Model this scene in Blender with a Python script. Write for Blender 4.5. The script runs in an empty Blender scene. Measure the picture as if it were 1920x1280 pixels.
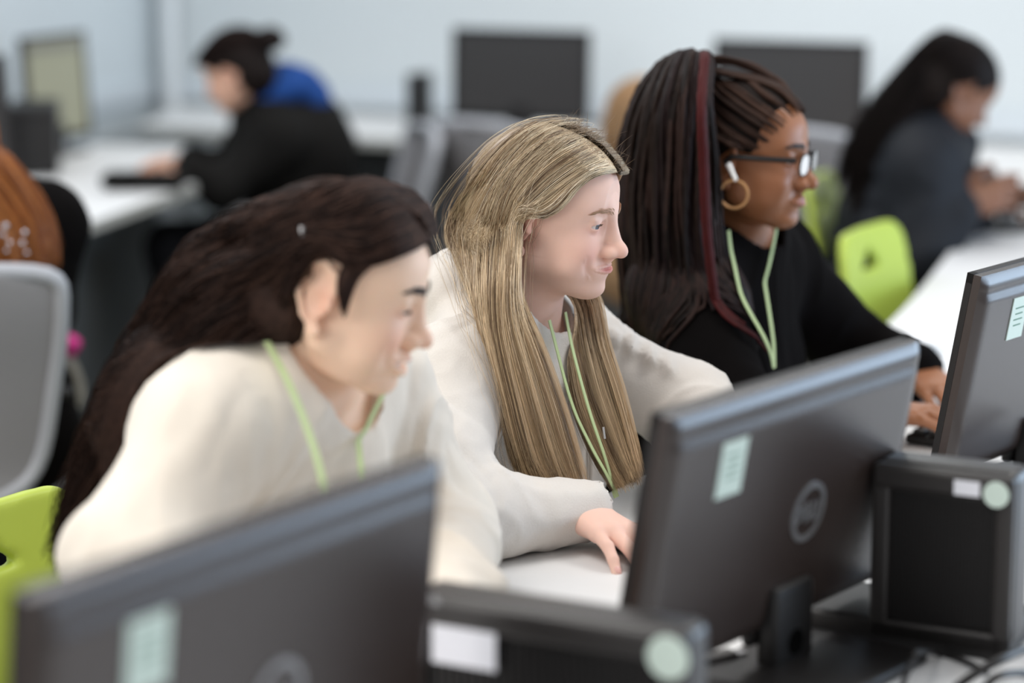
import bpy, math, random
import numpy as np
from mathutils import Vector, Matrix
random.seed(7); RNG = np.random.default_rng(11)
PI = math.pi
SC = bpy.context.scene
COL = SC.collection

# ------------------------------------------------------------ camera
DESK = 0.74
CAM_Z = 1.54
FPX = 4533.3
PITCH = math.atan(835.0 / FPX)
cam_data = bpy.data.cameras.new('camera')
cam_data.sensor_width = 36.0
cam_data.lens = 85.0
cam_data.clip_start = 0.05
cam = bpy.data.objects.new('camera', cam_data)
COL.objects.link(cam)
cam.location = (0, 0, CAM_Z)
cam.rotation_euler = (PI / 2 - PITCH, 0, 0)
SC.camera = cam
cam_data.dof.use_dof = True
cam_data.dof.focus_distance = 3.08
cam_data.dof.aperture_fstop = 1.8

# ------------------------------------------------------------ world and lights
def lin(c):
    return tuple(((x / 255) / 12.92 if x / 255 <= 0.04045 else ((x / 255 + 0.055) / 1.055) ** 2.4) for x in c)
world = bpy.data.worlds.new('world'); SC.world = world
world.use_nodes = True
bg = world.node_tree.nodes['Background']
bg.inputs[0].default_value = (0.96, 0.975, 1.0, 1)
bg.inputs[1].default_value = 0.62
SC.view_settings.view_transform = 'Standard'
SC.view_settings.look = 'None'
SC.view_settings.gamma = 1.0
SC.view_settings.exposure = 0.0
SC.view_settings.use_curve_mapping = False

def area(name, loc, target, size, size_y, power, color):
    l = bpy.data.lights.new(name, 'AREA'); l.shape = 'RECTANGLE'
    l.size = size; l.size_y = size_y; l.energy = power; l.color = color
    o = bpy.data.objects.new(name, l); COL.objects.link(o)
    o.location = loc
    d = Vector(target) - Vector(loc)
    o.rotation_euler = d.to_track_quat('-Z', 'Y').to_euler()
    return o
# ceiling panels, the window on the right, and an added fill from the left
area('ceiling_panel_light', (-0.9, 2.3, 2.9), (-0.9, 2.3, 0), 1.2, 1.2, 34, (1.0, 0.97, 0.93))
area('ceiling_panel_light', (1.6, 3.6, 2.9), (1.6, 3.6, 0), 1.2, 1.2, 30, (1.0, 0.97, 0.93))
area('ceiling_panel_light', (-1.2, 5.0, 2.9), (-1.2, 5.0, 0), 1.2, 1.2, 34, (0.97, 0.98, 1.0))
area('ceiling_panel_light', (0.5, 7.0, 2.9), (0.3, 7.4, 0), 1.6, 1.2, 34, (1.0, 0.99, 0.97))
area('window_and_fill_light', (3.6, 3.9, 1.30), (0.2, 3.0, 1.1), 3.0, 1.4, 86, (0.58, 0.77, 1.0))
area('window_and_fill_light', (-2.4, 0.6, 2.3), (-0.2, 2.6, 1.0), 1.8, 1.4, 44, (1.0, 0.96, 0.91))  # warm fill added on the camera's left to brighten the front

# ------------------------------------------------------------ helpers
CP, SP = math.cos(PITCH), math.sin(PITCH)
def P(px, py, Y):
    """world point on the sight line through (px,py) at horizontal distance Y"""
    cx = (px - 960) / FPX; cy = (640 - py) / FPX
    dx, dy, dz = cx, CP + cy * SP, -SP + cy * CP
    t = Y / dy
    return np.array([dx * t, Y, CAM_Z + dz * t])
def Pz(px, py, z):
    cx = (px - 960) / FPX; cy = (640 - py) / FPX
    dx, dy, dz = cx, CP + cy * SP, -SP + cy * CP
    t = (z - CAM_Z) / dz
    return np.array([dx * t, dy * t, z])
U2 = np.array([0.47, 0.883]); V2 = np.array([0.883, -0.47])
U3 = np.array([0.47, 0.883, 0]); N3 = np.array([0.883, -0.47, 0]); Z3 = np.array([0, 0, 1.0])

def tag(o, label=None, cat=None, group=None, kind=None):
    if label: o['label'] = label
    if cat: o['category'] = cat
    if group: o['group'] = group
    if kind: o['kind'] = kind
    return o
def empty(name, loc, rz=0.0, label=None, cat=None, group=None):
    o = bpy.data.objects.new(name, None); COL.objects.link(o)
    o.empty_display_size = 0.05
    o.location = tuple(loc); o.rotation_euler = (0, 0, rz)
    return tag(o, label, cat, group)
bpy_inv = {}
def world_mat(o):
    m = Matrix.LocRotScale(o.location, o.rotation_euler, o.scale)
    return world_mat(o.parent) @ m if o.parent else m
def link(name, me, mat=None, parent=None, world_space=False, smooth=True):
    o = bpy.data.objects.new(name, me); COL.objects.link(o)
    if mat is not None:
        for m in (mat if isinstance(mat, (list, tuple)) else [mat]): me.materials.append(m)
    if smooth:
        me.polygons.foreach_set('use_smooth', np.ones(len(me.polygons), dtype=bool))
    if parent is not None:
        o.parent = parent
        if world_space:
            me.transform(world_mat(parent).inverted())
    return o
def mesh_np(name, V, F):
    """V Nx3 array, F list/array of equal sized polygons"""
    V = np.asarray(V, dtype=np.float32); F = np.asarray(F, dtype=np.int32)
    me = bpy.data.meshes.new(name)
    me.vertices.add(len(V)); me.vertices.foreach_set('co', V.ravel())
    n = F.shape[1]
    me.loops.add(F.size); me.loops.foreach_set('vertex_index', F.ravel())
    me.polygons.add(len(F))
    me.polygons.foreach_set('loop_start', np.arange(0, F.size, n, dtype=np.int32))
    me.polygons.foreach_set('loop_total', np.full(len(F), n, dtype=np.int32))
    me.update(calc_edges=True); me.validate()
    return me

class MB:
    """collects boxes, tubes and polygons into one mesh"""
    def __init__(s): s.v = []; s.f = []
    def add(s, V, F):
        b = len(s.v); s.v += [tuple(map(float, p)) for p in V]; s.f += [tuple(i + b for i in f) for f in F]; return s
    def box(s, c, d, R=None, bev=0.0):
        c = np.array(c, float); h = np.array(d, float) / 2
        b = min(bev, *(h * 0.98)) if bev > 0 else 0
        if b == 0:
            V = np.array([[x, y, z] for x in (-1, 1) for y in (-1, 1) for z in (-1, 1)]) * h
            F = [(0, 1, 3, 2), (4, 6, 7, 5), (0, 4, 5, 1), (2, 3, 7, 6), (0, 2, 6, 4), (1, 5, 7, 3)]
            if R is not None: V = V @ np.array(R).T
            return s.add(V + c, F)
        # rounded box: cube sphere spread over corners
        n = 3; pts = []; idx = {}; F = []
        g = sorted(set([-1.0] + [-1 + 1.0 * i / n for i in range(n + 1)] + [i * 1.0 / n for i in range(n + 1)]))
        g = [-1 + 1.0 * i / n for i in range(n + 1)] + [i * 1.0 / n for i in range(n + 1)]
        m = len(g)
        def corner(a, b_, c_, ia, ib, ic):
            p = np.array([a, b_, c_]); q = p * 1.0
            q = q / (np.linalg.norm(np.where(np.abs(p) > 0, p, 0)) or 1)
            sg = np.array([-1 if i <= n else 1 for i in (ia, ib, ic)])
            return sg * (h - b) + q * b
        def vid(ia, ib, ic):
            k = (ia, ib, ic)
            if k not in idx:
                idx[k] = len(pts); pts.append(corner(g[ia], g[ib], g[ic], ia, ib, ic))
            return idx[k]
        for ax in range(3):
            for sd in (0, m - 1):
                for i in range(m - 1):
                    for j in range(m - 1):
                        q = []
                        for (a, b2) in ((i, j), (i + 1, j), (i + 1, j + 1), (i, j + 1)):
                            k = [0, 0, 0]; k[ax] = sd; k[(ax + 1) % 3] = a; k[(ax + 2) % 3] = b2
                            q.append(vid(*k))
                        F.append(tuple(q if sd else q[::-1]))
        V = np.array(pts)
        if R is not None: V = V @ np.array(R).T
        return s.add(V + c, F)
    def tube(s, path, r, n=8, cap=True):
        path = np.array(path, float); m = len(path)
        r = np.broadcast_to(np.array(r, float), (m,))
        T = np.gradient(path, axis=0); T /= np.linalg.norm(T, axis=1)[:, None] + 1e-12
        a = np.array([0, 0, 1.0]) if abs(T[0][2]) < 0.9 else np.array([1.0, 0, 0])
        V = []
        for i in range(m):
            x = a - T[i] * a.dot(T[i]); x /= np.linalg.norm(x); a = x
            y = np.cross(T[i], x)
            for k in range(n):
                t = 2 * PI * k / n
                V.append(path[i] + r[i] * (math.cos(t) * x + math.sin(t) * y))
        F = [(i * n + k, i * n + (k + 1) % n, (i + 1) * n + (k + 1) % n, (i + 1) * n + k) for i in range(m - 1) for k in range(n)]
        if cap: F += [tuple(range(n))[::-1], tuple((m - 1) * n + k for k in range(n))]
        return s.add(V, F)
    def ribbon(s, path, side, w, th=0.0008):
        path = np.array(path, float); side = np.array(side, float)
        if side.ndim == 1: side = np.broadcast_to(side, path.shape)
        T = np.gradient(path, axis=0)
        V = []
        for p, t, sd in zip(path, T, side):
            sd = sd / np.linalg.norm(sd); nrm = np.cross(t, sd); nrm /= np.linalg.norm(nrm) + 1e-9
            for a, b in ((-1, -1), (1, -1), (1, 1), (-1, 1)): V.append(p + sd * a * w / 2 + nrm * b * th / 2)
        m = len(path)
        F = [(i * 4 + k, i * 4 + (k + 1) % 4, i * 4 + 4 + (k + 1) % 4, i * 4 + 4 + k) for i in range(m - 1) for k in range(4)]
        F += [(3, 2, 1, 0), tuple((m - 1) * 4 + k for k in range(4))]
        return s.add(V, F)
    def prism(s, pts, z0, z1):
        n = len(pts)
        V = [(x, y, z0) for x, y in pts] + [(x, y, z1) for x, y in pts]
        F = [tuple(range(n))[::-1], tuple(range(n, 2 * n))] + [(i, (i + 1) % n, n + (i + 1) % n, n + i) for i in range(n)]
        return s.add(V, F)
    def build(s, name, mat, parent=None, ws=False, smooth=False, xf=None):
        me = bpy.data.meshes.new(name); me.from_pydata(s.v, [], s.f); me.validate()
        if xf is not None: me.transform(xf)
        o = link(name, me, mat, parent, ws, smooth)
        if smooth:
            try: me.set_sharp_from_angle(angle=math.radians(40))
            except Exception: pass
        return o

def crom(pts, n):
    """Catmull-Rom resample to n points"""
    pts = np.array(pts, float)
    Q = np.vstack([2 * pts[0] - pts[1], pts, 2 * pts[-1] - pts[-2]])
    k = len(pts) - 1
    t = np.linspace(0, k - 1e-6, n); i = t.astype(int); f = (t - i)[:, None]
    a, b, c, d = Q[i], Q[i + 1], Q[i + 2], Q[i + 3]
    return 0.5 * (2 * b + (c - a) * f + (2 * a - 5 * b + 4 * c - d) * f ** 2 + (3 * b - a - 3 * c + d) * f ** 3)

# ------------------------------------------------------------ materials
def mat(name, col, rough=0.6, spec=0.5, metal=0.0, bump=0.0, bscale=200.0, var=0.0, vscale=20.0, coat=0.0, sheen=0.0, sss=0.0, attr=None, emit=None, estr=0.0, alpha=1.0, trans=0.0, ramp=None):
    m = bpy.data.materials.new(name); m.use_nodes = True
    nt = m.node_tree; b = nt.nodes['Principled BSDF']
    c = lin(col) + (1,)
    b.inputs['Base Color'].default_value = c
    b.inputs['Roughness'].default_value = rough
    b.inputs['Metallic'].default_value = metal
    b.inputs['Specular IOR Level'].default_value = spec
    if coat: b.inputs['Coat Weight'].default_value = coat
    if sheen:
        b.inputs['Sheen Weight'].default_value = sheen; b.inputs['Sheen Roughness'].default_value = 0.5
    if sss:
        b.inputs['Subsurface Weight'].default_value = sss
        b.inputs['Subsurface Radius'].default_value = (0.9, 0.35, 0.2)
        b.inputs['Subsurface Scale'].default_value = 0.012
    if trans: b.inputs['Transmission Weight'].default_value = trans
    if alpha < 1: b.inputs['Alpha'].default_value = alpha
    if emit:
        b.inputs['Emission Color'].default_value = lin(emit) + (1,); b.inputs['Emission Strength'].default_value = estr
    tc = nt.nodes.new('ShaderNodeTexCoord')
    src = None
    if attr:
        a = nt.nodes.new('ShaderNodeAttribute'); a.attribute_name = attr; src = a.outputs['Color']
        nt.links.new(src, b.inputs['Base Color'])
    if var:
        n = nt.nodes.new('ShaderNodeTexNoise'); n.inputs['Scale'].default_value = vscale; n.inputs['Detail'].default_value = 4
        nt.links.new(tc.outputs['Object'], n.inputs['Vector'])
        mr = nt.nodes.new('ShaderNodeMapRange'); mr.inputs['To Min'].default_value = 1 - var; mr.inputs['To Max'].default_value = 1 + var
        nt.links.new(n.outputs['Fac'], mr.inputs['Value'])
        mx = nt.nodes.new('ShaderNodeMix'); mx.data_type = 'RGBA'; mx.blend_type = 'MULTIPLY'; mx.inputs['Factor'].default_value = 1
        mx.inputs[6].default_value = c
        if src: nt.links.new(src, mx.inputs[6])
        cmb = nt.nodes.new('ShaderNodeCombineColor')
        for k in range(3): nt.links.new(mr.outputs[0], cmb.inputs[k])
        nt.links.new(cmb.outputs[0], mx.inputs[7])
        nt.links.new(mx.outputs[2], b.inputs['Base Color'])
    if bump:
        n = nt.nodes.new('ShaderNodeTexNoise'); n.inputs['Scale'].default_value = bscale; n.inputs['Detail'].default_value = 3
        nt.links.new(tc.outputs['Object'], n.inputs['Vector'])
        bp = nt.nodes.new('ShaderNodeBump'); bp.inputs['Strength'].default_value = bump; bp.inputs['Distance'].default_value = 0.002
        nt.links.new(n.outputs['Fac'], bp.inputs['Height']); nt.links.new(bp.outputs[0], b.inputs['Normal'])
    return m
M = {}
M['wall'] = mat('wall_paint', (214, 221, 224), 0.8, 0.3, bump=0.05, bscale=60, var=0.02, vscale=1.2)
M['wall_left'] = mat('wall_paint_blue', (212, 221, 226), 0.7, 0.3, bump=0.05, bscale=60, var=0.02, vscale=1.2)
M['carpet'] = mat('carpet', (98, 95, 88), 0.95, 0.1, bump=0.6, bscale=400, var=0.15, vscale=60)
M['ceiling'] = mat('ceiling_tile', (225, 225, 222), 0.9, 0.2, bump=0.1, bscale=80)
M['desk'] = mat('white_laminate', (228, 228, 228), 0.45, 0.4, bump=0.02, bscale=500, var=0.01, vscale=5)
M['desk_edge'] = mat('grey_edge', (176, 176, 170), 0.5)
M['panel'] = mat('grey_panel', (120, 124, 126), 0.6, var=0.03, vscale=4)
M['plastic'] = mat('black_plastic', (44, 41, 40), 0.36, 0.5, bump=0.12, bscale=900, var=0.05, vscale=30)
M['plastic_dk'] = mat('dark_plastic', (25, 23, 23), 0.45, 0.4, bump=0.08, bscale=500, var=0.05, vscale=30)
M['monback'] = mat('monitor_shell', (54, 45, 42), 0.27, 0.6, bump=0.08, bscale=1500, var=0.04, vscale=20)
M['screen'] = mat('dark_screen', (58, 56, 56), 0.3, 0.4, var=0.03, vscale=3)
M['silver'] = mat('silver_plastic', (150, 150, 152), 0.35, 0.5, metal=0.6, var=0.03, vscale=40)
M['label'] = mat('white_label', (232, 233, 240), 0.5, 0.3, var=0.03, vscale=60)
M['green_label'] = mat('pale_green_sticker', (206, 222, 212), 0.5, 0.3, var=0.03, vscale=60)
M['ink'] = mat('label_ink', (90, 130, 110), 0.6)
M['ink_dark'] = mat('dark_ink', (60, 62, 66), 0.6)
M['lime'] = mat('lime_polypropylene', (172, 190, 74), 0.42, 0.4, bump=0.03, bscale=600, var=0.03, vscale=20)
M['grey_pl'] = mat('grey_chair_plastic', (168, 170, 176), 0.45, 0.4, var=0.03, vscale=20)
M['grey_mesh'] = mat('grey_chair_mesh', (142, 140, 142), 0.85, 0.2, bump=0.5, bscale=500, var=0.1, vscale=200)
M['grey_fab'] = mat('grey_seat_fabric', (84, 88, 92), 0.9, 0.2, bump=0.4, bscale=500, var=0.1, vscale=100)
M['chrome'] = mat('chrome', (190, 190, 192), 0.2, 0.5, metal=1.0, var=0.02, vscale=30)
M['cable'] = mat('cable_rubber', (26, 24, 24), 0.5, var=0.05, vscale=50)
M['cream'] = mat('cream_fleece', (224, 215, 202), 0.9, 0.2, bump=0.25, bscale=420, var=0.03, vscale=60, sheen=0.3)
M['hoodie'] = mat('oatmeal_fleece', (216, 210, 203), 0.92, 0.2, bump=0.3, bscale=520, var=0.05, vscale=400, sheen=0.25)
M['black_cloth'] = mat('black_fleece', (14, 12, 12), 1.0, 0.05, bump=0.3, bscale=300, var=0.15, vscale=40)
M['black_jacket'] = mat('black_jacket', (20, 19, 18), 0.85, 0.12, bump=0.3, bscale=100, var=0.15, vscale=20)
M['navy'] = mat('dark_navy_padding', (25, 28, 34), 0.7, 0.25, bump=0.3, bscale=60, var=0.15, vscale=15)
M['blue'] = mat('blue_fleece', (30, 66, 128), 0.9, 0.2, bump=0.3, bscale=200, var=0.1, vscale=20)
M['dark_trousers'] = mat('dark_trousers', (28, 28, 32), 0.9, 0.2, bump=0.2, bscale=300, var=0.1, vscale=30)
M['lanyard'] = mat('green_lanyard', (184, 200, 148), 0.7, 0.3, bump=0.3, bscale=900, var=0.05, vscale=100)
M['skin_fair'] = mat('fair_skin', (224, 184, 168), 0.58, 0.25, bump=0.05, bscale=900, attr='Col', sss=0.12, var=0.03, vscale=90)
M['skin_tan'] = mat('tan_skin', (214, 168, 140), 0.5, 0.35, bump=0.05, bscale=700, attr='Col', sss=0.12, var=0.03, vscale=90)
M['skin_brown'] = mat('brown_skin', (140, 90, 58), 0.42, 0.45, bump=0.05, bscale=700, attr='Col', sss=0.06, var=0.04, vscale=90)
M['hair'] = mat('hair_strands', (90, 70, 50), 0.42, 0.5, attr='Col')
M['hair_matte'] = mat('dark_hair_strands', (30, 22, 18), 0.6, 0.12, attr='Col')
M['sclera'] = mat('eye_white', (214, 204, 200), 0.15, 0.5, var=0.02, vscale=200)
M['iris_blue'] = mat('blue_iris', (96, 110, 124), 0.2, 0.5, var=0.1, vscale=900)
M['iris_brown'] = mat('brown_iris', (60, 36, 22), 0.2, 0.5, var=0.1, vscale=900)
M['pupil'] = mat('pupil', (8, 8, 8), 0.1, 0.5)
M['white_gloss'] = mat('white_gloss_plastic', (238, 236, 234), 0.2, 0.5, var=0.01, vscale=50)
M['gold'] = mat('gold_hoop', (196, 148, 100), 0.35, 0.5, metal=0.35, var=0.03, vscale=50)
M['glass'] = mat('lens_glass', (235, 240, 245), 0.04, 0.6, trans=1.0)
M['teeth'] = mat('teeth', (236, 230, 220), 0.3, 0.5, var=0.02, vscale=100)
M['pink'] = mat('pink_fabric', (190, 40, 120), 0.8, bump=0.2, bscale=200, var=0.1, vscale=40)
M['paper'] = mat('white_paper', (244, 246, 248), 0.7, 0.2, var=0.01, vscale=20)
M['tan'] = mat('tan_knit', (176, 140, 104), 0.9, bump=0.3, bscale=200, var=0.1, vscale=30)
M['strap'] = mat('pale_strap', (176, 170, 158), 0.8, bump=0.3, bscale=300, var=0.1, vscale=30)
M['sequin'] = mat('silver_sequin', (190, 190, 196), 0.25, 0.5, metal=0.9, var=0.1, vscale=300)

# ------------------------------------------------------------ signed distance modelling
def rotm(yaw=0, pitch=0, roll=0):
    """local axes: x forward, y left, z up; yaw about z, pitch > 0 nose down, roll > 0 leans to its right"""
    return np.array(Matrix.Rotation(yaw, 3, 'Z') @ Matrix.Rotation(pitch, 3, 'Y') @ Matrix.Rotation(roll, 3, 'X'))
class Prim:
    def __init__(s, lo, hi, fn): s.lo = np.array(lo, float); s.hi = np.array(hi, float); s.fn = fn
def ell(c, r, R=None):
    c = np.array(c, float); r = np.array(r, float)
    if R is None: ext = r
    else: R = np.array(R, float); ext = np.sqrt(((R * r) ** 2).sum(axis=1))
    def fn(X):
        q = X - c
        if R is not None: q = q @ R
        k0 = np.sqrt(((q / r) ** 2).sum(-1)); k1 = np.sqrt(((q / r ** 2) ** 2).sum(-1)) + 1e-9
        return np.where(k1 < 1e-3 / r.max(), -r.min(), k0 * (k0 - 1) / k1)
    return Prim(c - ext, c + ext, fn)
def sph(c, r): 
    c = np.array(c, float)
    return Prim(c - r, c + r, lambda X: np.sqrt(((X - c) ** 2).sum(-1)) - r)
def cone(a, b, ra, rb):
    a = np.array(a, float); b = np.array(b, float); d = b - a; L2 = d.dot(d) + 1e-12
    def fn(X):
        q = X - a; h = np.clip(q @ d / L2, 0, 1)
        return np.sqrt(((q - h[..., None] * d) ** 2).sum(-1)) - (ra + (rb - ra) * h)
    m = max(ra, rb)
    return Prim(np.minimum(a, b) - m, np.maximum(a, b) + m, fn)
def rbox(c, h, r, R=None):
    c = np.array(c, float); h = np.array(h, float)
    ext = h if R is None else (np.abs(np.array(R)) @ h)
    def fn(X):
        q = X - c
        if R is not None: q = q @ np.array(R)
        q = np.abs(q) - (h - r)
        return np.sqrt((np.maximum(q, 0) ** 2).sum(-1)) + np.minimum(q.max(-1), 0) - r
    return Prim(c - ext, c + ext, fn)
def plane(p, n):
    p = np.array(p, float); n = np.array(n, float); n = n / np.linalg.norm(n)
    return Prim([-9] * 3, [9] * 3, lambda X: (X - p) @ n)
def chain(pts, rs):
    rs = np.broadcast_to(rs, (len(pts),))
    return [cone(pts[i], pts[i + 1], rs[i], rs[i + 1]) for i in range(len(pts) - 1)]

def sdf_eval(ops, X):
    X = np.asarray(X, dtype=np.float64)
    D = np.full(X.shape[:-1], 1.0)
    for op, pr, k in ops:
        d = pr.fn(X); D = comb(op, D, d, k)
    return D
def comb(op, a, b, k):
    if op == 'u':
        if k <= 0: return np.minimum(a, b)
        h = np.maximum(k - np.abs(a - b), 0) / k
        return np.minimum(a, b) - h * h * k * 0.25
    if op == 's': b = -b
    if k <= 0: return np.maximum(a, b)
    h = np.maximum(k - np.abs(a - b), 0) / k
    return np.maximum(a, b) + h * h * k * 0.25
def sdf_mesh(ops, h, lo=None, hi=None):
    """surface nets over a grid of cell h; returns V, F"""
    us = [p for o, p, k in ops if o == 'u']
    kk = max([k for o, p, k in ops if o == 'u'])
    if lo is None: lo = np.min([p.lo for p in us], axis=0) - h * 2 - kk * 0.3
    if hi is None: hi = np.max([p.hi for p in us], axis=0) + h * 2 + kk * 0.3
    lo = np.array(lo, float); hi = np.array(hi, float)
    n = np.ceil((hi - lo) / h).astype(int) + 1
    ax = [lo[i] + h * np.arange(n[i]) for i in range(3)]
    D = np.full(tuple(n), 1.0, dtype=np.float32)
    for op, pr, k in ops:
        m = k + 2.5 * h
        if op == 'i': i0 = [0, 0, 0]; i1 = list(n)
        else:
            i0 = np.clip(np.floor((pr.lo - m - lo) / h).astype(int), 0, n); i1 = np.clip(np.ceil((pr.hi + m - lo) / h).astype(int) + 1, 0, n)
        if any(i1[i] <= i0[i] for i in range(3)): continue
        sl = tuple(slice(i0[i], i1[i]) for i in range(3))
        for xs in range(sl[0].start, sl[0].stop, 48):
            s2 = (slice(xs, min(xs + 48, sl[0].stop)), sl[1], sl[2])
            G = np.stack(np.meshgrid(ax[0][s2[0]], ax[1][s2[1]], ax[2][s2[2]], indexing='ij'), -1)
            D[s2] = comb(op, D[s2], pr.fn(G).astype(np.float32), k)
    for a in range(3):        # close the surface at the grid border
        for e in (0, -1):
            s = [slice(None)] * 3; s[a] = e; D[tuple(s)] = np.maximum(D[tuple(s)], h * 0.01)
    S = D < 0
    C = S[:-1, :-1, :-1].astype(np.int8)
    cs = sum(S[i:S.shape[0] - 1 + i, j:S.shape[1] - 1 + j, l:S.shape[2] - 1 + l].astype(np.int8) for i in (0, 1) for j in (0, 1) for l in (0, 1))
    act = (cs > 0) & (cs < 8)
    I = np.argwhere(act)
    idx = np.full(act.shape, -1, dtype=np.int64); idx[act] = np.arange(len(I))
    acc = np.zeros((len(I), 3)); cnt = np.zeros(len(I))
    for a in range(3):
        o1 = (a + 1) % 3; o2 = (a + 2) % 3
        for i in (0, 1):
            for j in (0, 1):
                A = I.copy(); A[:, o1] += i; A[:, o2] += j
                B = A.copy(); B[:, a] += 1
                da = D[A[:, 0], A[:, 1], A[:, 2]]; db = D[B[:, 0], B[:, 1], B[:, 2]]
                c = (da < 0) != (db < 0)
                t = np.where(c, da / np.where(c, da - db, 1), 0)
                p = A.astype(float); p[:, a] += t
                acc[c] += p[c]; cnt[c] += 1
    V = lo + h * acc / cnt[:, None]
    F = []
    for a in range(3):
        o1 = (a + 1) % 3; o2 = (a + 2) % 3
        s0 = [slice(None)] * 3; s1 = [slice(None)] * 3
        s0[a] = slice(0, -1); s1[a] = slice(1, None)
        x = S[tuple(s0)] != S[tuple(s1)]
        E = np.argwhere(x)
        E = E[(E[:, o1] > 0) & (E[:, o2] > 0) & (E[:, o1] < n[o1] - 1) & (E[:, o2] < n[o2] - 1)]
        ins = S[E[:, 0], E[:, 1], E[:, 2]]
        def g(d1, d2):
            Q = E.copy(); Q[:, o1] -= d1; Q[:, o2] -= d2
            return idx[Q[:, 0], Q[:, 1], Q[:, 2]]
        q = np.stack([g(1, 1), g(0, 1), g(0, 0), g(1, 0)], 1)
        q[~ins] = q[~ins][:, ::-1]
        F.append(q)
    F = np.vstack(F)
    F = F[(F >= 0).all(1)]
    # one relaxing step onto the exact surface
    return V, F
def sdf_grad(ops, X, e=0.0008):
    G = np.zeros_like(X)
    for a in range(3):
        d = np.zeros(3); d[a] = e
        G[:, a] = sdf_eval(ops, X + d) - sdf_eval(ops, X - d)
    return G / (np.linalg.norm(G, axis=1)[:, None] + 1e-9)
def push_out(ops, X, clear):
    """X N x M x 3 strand points moved out of the solid to at least clear"""
    s = X.shape; Q = X.reshape(-1, 3).copy(); c = np.broadcast_to(clear, s[:-1]).reshape(-1)
    lo = np.min([p.lo for o, p, k in ops if o == 'u'], axis=0) - 0.03; hi = np.max([p.hi for o, p, k in ops if o == 'u'], axis=0) + 0.03
    for it in range(3):
        near = ((Q > lo) & (Q < hi)).all(1)
        ids = np.where(near)[0]
        if not len(ids): break
        d = sdf_eval(ops, Q[ids]); m = d < c[ids]
        ids = ids[m]
        if not len(ids): break
        Q[ids] += sdf_grad(ops, Q[ids]) * (c[ids] - d[m])[:, None]
    return Q.reshape(s)
def relax(V, F, it=1, lam=0.5):
    n = len(V)
    E = np.vstack([F[:, [i, (i + 1) % 4]] for i in range(4)])
    E = np.vstack([E, E[:, ::-1]])
    for _ in range(it):
        A = np.stack([np.bincount(E[:, 0], V[E[:, 1], a], n) for a in range(3)], 1); c = np.bincount(E[:, 0], minlength=n)[:, None]
        V = V + lam * (A / np.maximum(c, 1) - V)
    return V
def color_attr(me, C):
    a = me.color_attributes.new('Col', 'FLOAT_COLOR', 'POINT')
    C = np.hstack([C, np.ones((len(C), 1))]).astype(np.float32)
    a.data.foreach_set('color', C.ravel())

# ------------------------------------------------------------ hair strands
def strands(name, S, rad, cols, mat_, parent, sides=3):
    """S N x M x 3, rad N or N x M, cols N x 3 (or N x M x 3): one mesh"""
    N, Mn, _ = S.shape
    T = np.gradient(S, axis=1); T /= np.linalg.norm(T, axis=2)[..., None] + 1e-9
    ref = np.array([0.31, 0.83, 0.46]); ref /= np.linalg.norm(ref)
    X = np.cross(T, ref); X /= np.linalg.norm(X, axis=2)[..., None] + 1e-9
    Yv = np.cross(T, X)
    rad = np.asarray(rad, float)
    if rad.ndim == 1: rad = rad[:, None] * (1 - 0.75 * np.linspace(0, 1, Mn) ** 5)[None]
    V = np.stack([S + rad[..., None] * (math.cos(2 * PI * k / sides) * X + math.sin(2 * PI * k / sides) * Yv) for k in range(sides)], 2)
    base = (np.arange(N)[:, None] * Mn + np.arange(Mn - 1)[None]) * sides
    F = np.stack([np.stack([base + k, base + (k + 1) % sides, base + sides + (k + 1) % sides, base + sides + k], -1) for k in range(sides)], 2).reshape(-1, 4)
    me = mesh_np(name, V.reshape(-1, 3), F)
    cols = np.asarray(cols)
    if cols.ndim == 2: cols = np.repeat(cols[:, None], Mn, 1)
    color_attr(me, np.repeat(cols[:, :, None], sides, 2).reshape(-1, 3))
    return link(name, me, mat_, parent, True)
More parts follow.
